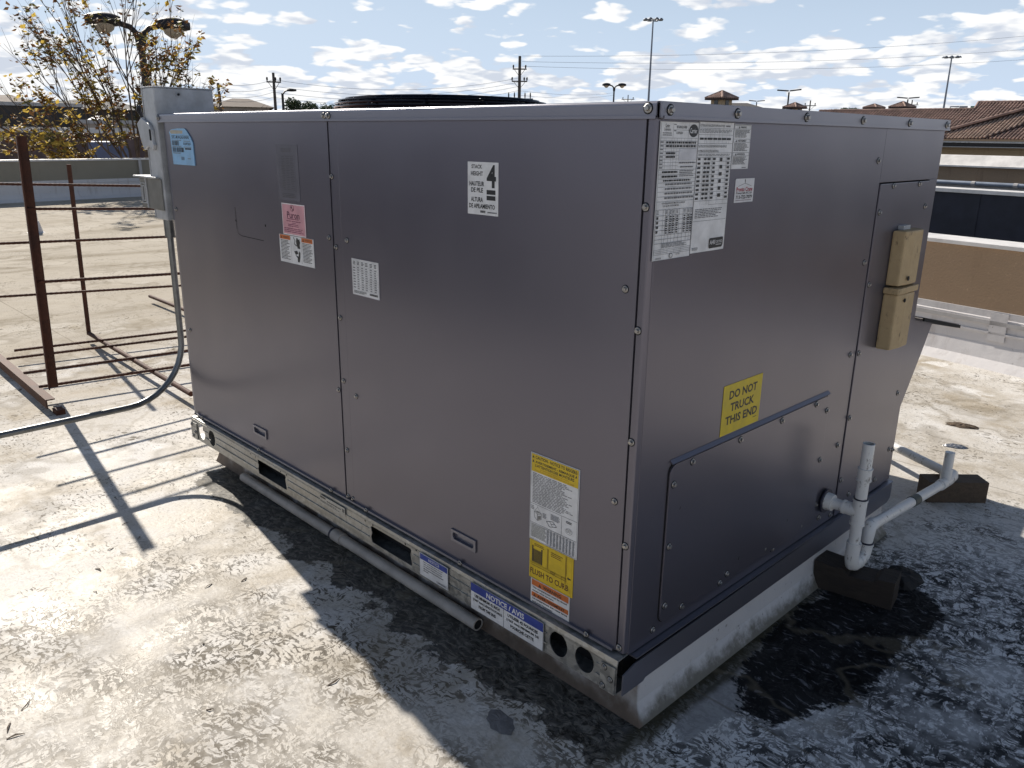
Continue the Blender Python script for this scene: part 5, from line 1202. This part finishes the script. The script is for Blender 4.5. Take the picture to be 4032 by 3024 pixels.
_, pC = upole('utility pole carrying grey transformers behind the fan guard', 1123, 121, 105, ((1.55, 0.85, (-.9, .85)), (2.95, 0.95, (-.95, .6, .95))), 0.0, 0.20, True)
_, pD = upole('tiny far utility pole between the turrets', 1751, 217, 170, ((1.0, 1.1, (-.8, .8)),), 0.0, 0.13)
_, pE = upole('tiny far utility pole right of the flat lamp', 1971, 216, 190, ((1.0, 1.2, (-.8, .8)),), 0.0, 0.13)
_, pF = upole('small far utility pole just right of the twin-head lamp', 1357, 205, 190, ((1.0, 1.4, (-.8, .8)),), 0.0, 0.12)
# overhead lines
M_CABLE = flat('weathered_cable', (0.16, 0.17, 0.19), 0.6)
def wire(label, a, b, sag, r=0.016):
    pts = [a.lerp(b, i/24)-Vector((0, 0, sag*4*(i/24)*(1-i/24))) for i in range(25)]
    m = MB(); c = pts[0]; m.tube(pts, r, M_CABLE, 5); tag(m.build('power_line', loc=tuple(c)), label, 'power line', 'overhead power lines')
wire('topmost thin wire rising to the upper right of the sky', A(1128, 121, 105), A(2330, 66, 150), 1.0)
wire('thin wire below the topmost one at upper right', A(1128, 133, 105), A(2330, 97, 150), 1.0)
wire('third thin wire crossing the right-hand sky', A(1128, 143, 105), A(2330, 120, 150), 1.0)
for k, (y0, y1) in enumerate(((181, 172), (195, 186), (208, 199), (216, 210))):
    wire(('highest', 'second highest', 'third', 'lowest')[k]+' thin wire between the two left utility poles', A(471, y0, 75), A(590, y1, 95), 0.3)
    wire(('highest', 'second highest', 'third', 'lowest')[k]+' thin wire from left crossarm pole towards the transformers', A(590, y1, 95), A(1123, 168+k*9, 105), 1.2)
for k in range(2): wire(('upper', 'lower')[k]+' slack wire running from transformer pole to the twin-head lamp', A(1123, 196+k*10, 105), A(1327, 200+k*5, 190), 0.5)
# high-mast lights
def mast(label, x, y, dist, r, s):
    p = A(x, y, dist); t = thing('high_mast_light', label, 'light mast', (p.x, p.y, GZ), 'high-mast lights'); rt, fw = view_right(p)
    m = MB(); m.tube([(p.x, p.y, GZ), p], [r*1.7, r*0.8], M_STEEL, 10); m.build('mast', t, True)
    m = MB(); m.tube([p+Vector((math.cos(a)*.75*s, math.sin(a)*.75*s, 0)) for a in [2*math.pi*i/16 for i in range(17)]], 0.07*s, M_STEEL, 6, False); rg_ = m.build('ring', t, True)
    for k in range(8):
        a = 2*math.pi*k/8+.3; c = p+Vector((math.cos(a)*1.25*s, math.sin(a)*1.25*s, 0.05*s)); m = MB(); m.tube([p+Vector((math.cos(a)*.7*s, math.sin(a)*.7*s, 0)), c], 0.05*s, M_STEEL, 6); m.tube([c+Vector((0,0,.16*s)), c-Vector((0,0,.05*s)), c-Vector((0,0,.12*s))], [.15*s, .38*s, .34*s], M_STEEL, 10); m.build('floodlight', t, True)
mast('tall thin steel light mast above the front corner of the unit', 1411, 43, 170, 0.17, 1.25)
mast('tall thin steel light mast at far right above the tiled roof', 2056, 124, 200, 0.17, 1.15)

# tiled turrets
def rib_faces(o, base4, apex, w_, mt, n_):
    for k in range(4):
        a, b = base4[k], base4[(k+1) % 4]
        for j in range(n_):
            f = (j+.5)/n_; s0 = a.lerp(b, f); mid = a.lerp(b, .5); t_ = 1-abs(2*f-1)
            s1 = s0+(apex-mid)*max(.06, t_*.97); nn = (b-a).cross(apex-a).normalized()
            if nn.z < 0: nn = -nn
            m = MB(); m.tube([s0+nn*w_*.3, s1+nn*w_*.3], w_, mt, 6); m.build('roof_tile', o)
def turret(label, x, ye, yt, wpx, dist, ybase, grp='tiled roof turrets'):
    c = A(x, ye, dist); wd = wpx*4032/2212/FPX*dist*0.93; h = wd/2; top = A(x, yt, dist).z; rot = R(-10.6)
    dx, dy = Vector((math.cos(rot), math.sin(rot), 0)), Vector((-math.sin(rot), math.cos(rot), 0))
    zb = A(x, ybase, dist).z
    t = thing('roof_turret', label, 'turret', (c.x, c.y, zb-3), grp); C0 = Vector((c.x, c.y, 0))
    hb = h*0.62; m = MB(); m.prism([C0+dx*a*hb+dy*b*hb+Vector((0,0,zb-3)) for a, b in ((-1,-1),(1,-1),(1,1),(-1,1))], (0, 0, c.z-zb+3), M_TANW); wl = m.build('wall', t)
    for a, b in ((0, -1), (1, 0), (-1, 0)):
        pc = C0+dx*a*(hb+.01)+dy*b*(hb+.01); u = dy if a else dx; m = MB(); w2 = hb*.32
        m.prism([pc-u*w2+Vector((0,0,c.z-hb*1.0)), pc+u*w2+Vector((0,0,c.z-hb*1.0)), pc+u*w2+Vector((0,0,c.z-hb*.25)), pc-u*w2+Vector((0,0,c.z-hb*.25))], (dx*a+dy*b)*.03, M_GLASSD); m.build('louvre', t)
    b4 = [C0+dx*a*h+dy*b*h+Vector((0,0,c.z)) for a, b in ((-1,-1),(1,-1),(1,1),(-1,1))]; ap = C0+Vector((0, 0, top))
    m = MB(); m.add(b4+[ap]+[p_-Vector((0,0,.12)) for p_ in b4], [(0,1,4),(1,2,4),(2,3,4),(3,0,4),(0,5,6,1),(1,6,7,2),(2,7,8,3),(3,8,5,0),(8,7,6,5)], M_TILEB); rf = m.build('roof', t)
    rib_faces(rf, b4, ap, wd/26, M_TILE, 8)
    for k in range(4):
        m = MB(); m.tube([b4[k]+Vector((0,0,.04)), ap+Vector((0,0,.06))], wd/22, M_TILE, 6); m.build('hip_tile', rf)
turret('largest tiled turret, above the data plates on the unit', 1559, 213, 198, 50, 72, 227)
turret('tiled turret under the flat twin-head lamp', 1716.5, 232.5, 223, 35, 88, 240)
turret('low tiled turret left of the right-hand pair', 1888, 233, 226, 31, 95, 239)
turret('tiled turret beside the rightmost flat lamp', 1949, 232, 221, 37, 95, 240)

# big tiled hip roof at the right
td = 84.0
E0 = A(2042, 297.5, td); up_az = R(88); gx = Vector((math.cos(up_az), math.sin(up_az), 0)); ex_ = Vector((gx.y, -gx.x, 0))
th_ = thing('tiled_building', 'long building with brown ribbed tile roof at far right', 'building', (E0.x, E0.y, GZ))
def facet(pitch, outline, mt, o=E0, name='roof_slope', sp=0.29):
    g = gx*math.cos(pitch)+Vector((0, 0, math.sin(pitch))); n = ex_.cross(g).normalized()
    if n.z < 0: n = -n
    pts = [on_plane(*q(*pp), o, n) for pp in outline]
    m = MB(); m.prism(pts, n*-0.15, M_TILEB); f = m.build(name, th_)
    uv = [((p_-o).dot(ex_), (p_-o).dot(g)) for p_ in pts]; s0, s1 = min(u for u, v in uv), max(u for u, v in uv)
    k = int((s1-s0)/sp)
    for i in range(k):
        s_ = s0+(i+.5)*sp; xs = []
        for j in range(len(uv)):
            (a, b), (c, d) = uv[j], uv[(j+1) % len(uv)]
            if (a-s_)*(c-s_) < 0: xs.append(b+(d-b)*(s_-a)/(c-a))
        xs.sort()
        for j in range(0, len(xs)-1, 2):
            if xs[j+1]-xs[j] < .15: continue
            L_ = xs[j+1]-xs[j]; ns = max(1, int(L_/0.42)); rr_ = sp*0.30
            vs = []; fs = []
            for r_i in range(ns):
                t0, t1 = xs[j]+L_*r_i/ns, xs[j]+L_*(r_i+1)/ns
                for (tt, lift) in ((t0, .030), (t1, 0.0)):
                    c = o+ex_*s_+g*tt+n*lift
                    for q_ in range(5):
                        a = math.pi*q_/4; vs.append(c+ex_*math.cos(a)*rr_+n*math.sin(a)*rr_*1.1)
                bse = r_i*10
                fs += [(bse+q_, bse+q_+1, bse+5+q_+1, bse+5+q_) for q_ in range(4)]; fs.append((bse, bse+1, bse+2, bse+3, bse+4))
            m = MB(); m.add(vs, fs, mt); m.build('roof_tile', f)
    return pts, n, g
PIT = R(24)
U, nU, gU = facet(PIT, [(1770, 299), (2040, 299.5), (2043, 284), (2240, 229), (2240, 221), (2114, 222), (2105, 237), (1770, 240.5)], M_TILE)
o2 = on_plane(*q(2140, 258), E0, nU)-nU*0.25
Lf, nL, gL = facet(R(22), [(2040, 300), (2122, 299.5), (2240, 258), (2240, 231), (2043, 286)], M_TILE2, o2)
o3 = on_plane(*q(2175, 280), o2, nL)-nL*0.2
Mf, nM, gM = facet(R(21), [(2119, 300.5), (2240, 302.5), (2240, 261)], M_TILE, o3)
def ridge(a, b, r, nme='ridge_tile'):
    m = MB(); n = max(2, int((b-a).length/.45)); m.tube([a.lerp(b, i/(2*n)) for i in range(2*n+1)], [r*(1.0 if i % 2 else .85) for i in range(2*n+1)], M_TILE, 7); m.build(nme, th_)
ridge(U[2]+nU*.1, U[3]+nU*.1, .13); ridge(U[4]+nU*.08, U[5]+nU*.08, .12); ridge(U[5]+nU*.08, U[6]+nU*.08, .12); ridge(U[6]+nU*.08, U[7]+nU*.08, .12); ridge(Mf[0]+nM*.1, Mf[2]+nM*.1, .13)
# eave, gutter and wall under it
def front(x0, x1, y0, y1, dist, th, mt, name, par):
    a, b, c, d = A(x0, y0[0], dist), A(x1, y0[1], dist), A(x1, y1[1], dist), A(x0, y1[0], dist)
    _, fw = view_right((a+b)/2); m = MB(); m.prism([d, c, b, a], fw*th, mt); return m.build(name, par)
front(1985, 2260, (299.5, 302), (304.5, 307.5), 81.5, 2.0, M_STUC, 'eave_board', th_)
front(1985, 2260, (303.5, 307.0), (306.5, 310.2), 81.0, 0.3, M_COPEG, 'gutter_lip', th_)
gt = front(1985, 2260, (306.6, 310.4), (315.0, 319.5), 81.2, 0.4, M_POLE, 'gutter', th_)
front(1985, 2260, (315.0, 319.5), (316.6, 321.3), 80.9, 0.4, M_COPEG, 'wall_cap', th_)
front(1985, 2260, (316.4, 321.0), (345, 350), 82.5, 6.0, M_TANW, 'wall', th_)

# signs beyond the ridge
def sign(label, x0, x1, y0, y1, dist, mt):
    a, b = A(x0, y1, dist), A(x1, y1, dist); c = A(x1, y0, dist); t = thing('road_sign', label, 'sign', (a.x, a.y, GZ)); _, fw = view_right(a)
    m = MB(); m.prism([a, b, (b.x, b.y, c.z), (a.x, a.y, c.z)], fw*.12, mt); m.build('sign_board', t)
    for f in (.15, .85):
        p_ = a.lerp(b, f)+fw*.2; m = MB(); m.tube([(p_.x, p_.y, GZ), (p_.x, p_.y, c.z-.2)], .12, M_STEEL, 8); m.build('sign_post', t)
sign('distant green highway sign peeking over the tiled ridge', 2095, 2107, 229, 240, 190, M_SIGNG)
sign('distant grey sign board left of the green highway sign', 2071, 2089, 229, 240, 190, M_SIGNW)
p0, p1 = A(2053, 230.5, 190), A(2072, 230.5, 190)
m = MB(); m.tube([(p0.x, p0.y, GZ), tuple(p0), tuple(p1)], .14, M_STEEL, 6); tag(m.build('sign_gantry', loc=(p0.x, p0.y, GZ)), 'thin steel gantry arm above the tiled ridge', 'gantry')

# ------------------------------------------------------------------ trees
LM = {}
def leaf_mesh(mt, kind):
    if (mt.name, kind) in LM: return LM[(mt.name, kind)]
    rg = random.Random(kind); m = MB()
    for k in range(3):
        a = rg.uniform(0, 6.28); t = rg.uniform(-.7, .7); l = rg.uniform(.8, 1.15); d = Vector((math.cos(a), math.sin(a), t)).normalized()
        s_ = d.cross(Vector((rg.uniform(-1, 1), rg.uniform(-1, 1), 1))).normalized(); n_ = d.cross(s_)
        b0 = Vector((0, 0, 0))+d*.15; m.add([b0, b0+d*l*.45+s_*l*.30+n_*.08, b0+d*l, b0+d*l*.45-s_*l*.30+n_*.08], [(0, 1, 2), (0, 2, 3)], mt)
    me = bpy.data.meshes.new('leaf'); me.from_pydata(m.v, [], m.f); me.materials.append(mt); LM[(mt.name, kind)] = me; return me

def yellow_tree(x, y, dist):
    rg = random.Random(21)
    b = A(x, y, dist); rt, fw = view_right(b); up = Vector((0, 0, 1)); b = Vector((b.x, b.y, 0))
    t = thing('yellow_tree', 'sparse autumn tree with yellow and brown leaves behind the left parapet', 'tree', (b.x, b.y, GZ))
    m = MB(); m.tube([b+Vector((0, 0, GZ)), b+Vector((0.03, 0, -2.0)), b+Vector((0, 0.02, -0.6)), b+Vector((0, 0, 0.15))], [.17, .14, .12, .10], M_BARK, 10); m.build('trunk', t, True)
    br_ = MB(); tips = []
    def limb(p, d, L, r, lev):
        n = 5; pts = [p]; rs = [r]; cur = p; dd = d.normalized()
        for i in range(n):
            dd = (dd+Vector((rg.uniform(-.09, .09), rg.uniform(-.09, .09), rg.uniform(-.03, .10)))).normalized()
            cur = cur+dd*L/n; pts.append(cur); rs.append(r*(1-.75*(i+1)/n))
        br_.tube(pts, rs, M_BARK, 5 if lev < 2 else 3, False)
        if lev >= 1:
            for i in range(1, n+1): tips.append((pts[i], i/n, lev))
        if lev < 2:
            k = (9, 6)[lev]
            for i in range(k):
                f = rg.uniform(.18, .95); j = min(n-1, int(f*n)); pp = pts[j].lerp(pts[j+1], f*n-j)
                ax = Vector((rg.uniform(-1, 1), rg.uniform(-1, 1), rg.uniform(-.3, .9))).normalized()
                limb(pp, (dd*1.2+ax*.62).normalized(), L*rg.uniform(.30, .55), r*.42*(1-.5*f)+.003, lev+1)
    # vase of main limbs: (sideways, away, up, length, start height)
    mains = [(-.95, .1, .62, 3.6, .0), (-.75, -.3, .85, 3.7, .1), (-.55, .3, 1.1, 4.2, .1), (-.38, -.1, 1.2, 4.4, .2), (-.25, .3, 1.35, 4.5, .2), (-.08, -.2, 1.4, 4.4, .2), (.12, .15, 1.4, 4.2, .2),
             (.30, -.15, 1.3, 4.0, .1), (.5, .2, 1.15, 3.6, .1), (.68, -.1, .95, 3.3, .0), (.85, .1, .8, 3.0, .0), (-1.1, 0, .32, 3.4, -.4), (-1.0, .3, .12, 3.0, -.7), (-.9, -.2, .05, 2.6, -.9), (-.7, .1, .15, 2.0, -1.0), (-.4, .2, .3, 1.6, -1.0), (.2, .1, .5, 1.6, -.8), (-1.05, -.2, .5, 3.9, -.2), (-.85, .2, .42, 3.0, -.2)]
    for sx, sy, sz, L, z0 in mains:
        limb(b+Vector((0, 0, z0)), rt*sx+fw*sy+up*sz, L*(.80 if sx < .25 else .80), .028, 0)
    br_.build('branches', t)
    leaves = []
    rest = {M_LEAFY: MB(), M_LEAFB: MB(), M_LEAFO: MB()}
    for p_, f, lev in tips:
        low = p_.z < 1.35
        side = (p_-b).dot(rt)
        clus = math.sin(p_.x*3.1+1.3)*math.sin(p_.y*2.7)*math.sin(p_.z*3.4+.6)
        n = (1 if rg.random() < .40 else 0) if low else (1 if rg.random() < .15 else 0)
        if clus > .10: n += 2 if rg.random() < .34 else 0
        if f > .95 and rg.random() < .3: n += 1
        if side > 1.0 and p_.z > 1.2: n = 2 if rg.random() < .28 else 0
        if abs(side) < .5 and p_.z < 2.2: n += 1 if rg.random() < .45 else 0
        if rg.random() < .22: n = 0
        for i in range(n):
            u = rg.random()+(.15 if abs(side) < .5 else 0); hgt = min(1, max(0, (p_.z-.2)/3.5))
            mt = M_LEAFY if u < .62-.48*hgt else (M_LEAFB if u < .86-.15*hgt else M_LEAFO)
            sz = rg.uniform(.075, .165)*(1.05 if mt is M_LEAFY else .95)
            leaves.append((p_+Vector((rg.uniform(-.07, .07), rg.uniform(-.07, .07), rg.uniform(-.09, .05))), sz, mt, rg.randrange(6), rg.uniform(0, 6.28)))
    leaves.sort(key=lambda l: -l[1])
    for i, (p_, sz, mt, kd, a) in enumerate(leaves):
        me = leaf_mesh(mt, kd)
        if i < 300:
            o = bpy.data.objects.new('leaf', me); COL.objects.link(o); o.parent = t; o.location = p_-t.location; o.scale = (sz,)*3; o.rotation_euler = (rg.uniform(-.5, .5), rg.uniform(-.5, .5), a)
        else:
            c_, s_ = math.cos(a)*sz, math.sin(a)*sz; k = rest[mt]
            k.add([p_+Vector((v.co.x*c_-v.co.y*s_, v.co.x*s_+v.co.y*c_, v.co.z*sz)) for v in me.vertices], [tuple(f_.vertices) for f_ in me.polygons], mt)
    al = MB()
    for k in rest.values():
        if k.v: al.add(k.v, k.f, k.mats[0])
    tag(al.build('leaves', t), kind='stuff')
yellow_tree(296, 335, 20.5)

def bush_tree(name, label, x, ytop, ybot, wpx, dist, seed, group=None, n=420):
    rg = random.Random(seed); c = A(x, ytop, dist); w_ = wpx*4032/2212/FPX*dist; zb = A(x, ybot, dist).z; h = c.z-zb; rt, fw = view_right(c); C0 = Vector((c.x, c.y, 0))
    t = thing(name, label, 'tree', (c.x, c.y, GZ), group)
    m = MB(); m.tube([C0+Vector((0, 0, GZ)), C0+Vector((0, 0, zb+h*.4))], [w_*.04+.1, w_*.02+.05], M_BARK, 8); m.build('trunk', t)
    m = MB(); blobs = [(rg.uniform(-.36, .36)*w_, rg.uniform(-.3, .3)*w_, zb+h*rg.uniform(.25, .72), rg.uniform(.16, .26)*w_) for _ in range(11)]
    for i in range(n):
        bx_, by_, bz_, br__ = blobs[rg.randrange(len(blobs))]
        d = Vector((rg.gauss(0, 1), rg.gauss(0, 1), rg.gauss(0, .8))).normalized()*br__*rg.uniform(.6, 1.08)
        p_ = C0+rt*(bx_+d.x)+fw*(by_+d.y)+Vector((0, 0, min(c.z, bz_+d.z*min(1, h/w_*1.6)))); l = w_*rg.uniform(.022, .05)
        a = Vector((rg.gauss(0, 1), rg.gauss(0, 1), rg.gauss(0, 1))).normalized(); s_ = a.cross(Vector((rg.gauss(0, 1), rg.gauss(0, 1), rg.gauss(0, 1)))).normalized()
        m.add([p_-a*l, p_+s_*l*.6, p_+a*l, p_-s_*l*.6+a*l*.2], [(0, 1, 2), (0, 2, 3)], M_GREEN)
    tag(m.build('crown', t), kind='stuff')
bush_tree('broad_tree', 'broad dark green tree right of the street lamp', 652, 212.5, 246, 62, 120, 31, n=1500)
bush_tree('broad_tree', 'smaller dark tree touching the left end of the fan guard', 722, 223, 246, 50, 125, 32, n=1100)
bush_tree('broad_tree', 'low dark tree at the lower left behind the tree branches', 120, 216, 235, 60, 150, 33, n=800)
bush_tree('broad_tree', 'low green tree left of the low turret', 1832, 233, 246, 42, 140, 34, n=900)
bush_tree('broad_tree', 'low green tree just right of the tiny utility pole', 1788, 235.5, 247, 40, 150, 35, n=800)
bush_tree('broad_tree', 'tiny tree tip above the unit lid left of the twin lamp', 1244, 220, 235, 12, 130, 36, n=300)
bush_tree('hedge_tree', 'dark bushes in front of the ribbed shed behind the tree', 255, 258, 275, 90, 60, 37, n=900)
# far wooded skyline
rg = random.Random(77); m = MB()
for i in range(2600):
    az_ = rg.uniform(R(80), R(185)); dd = rg.uniform(330, 420); hgt = 5.2+2.2*math.sin(az_*23)+1.5*math.sin(az_*61+1)
    z = GZ+rg.random()**.7*max(2.5, hgt); p_ = Vector((CAM.x+dd*math.cos(az_), CAM.y+dd*math.sin(az_), z)); l = rg.uniform(1.0, 2.4)
    a = Vector((rg.gauss(0, 1), rg.gauss(0, 1), rg.gauss(0, .6))).normalized(); s_ = a.cross(Vector((rg.gauss(0, 1), rg.gauss(0, 1), rg.gauss(0, 1)))).normalized()
    m.add([p_-a*l, p_+s_*l*.8, p_+a*l, p_-s_*l*.8], [(0, 1, 2, 3)], M_GREEN)
tag(m.build('tree_line'), 'dark line of far trees along the horizon', 'trees', kind='stuff')
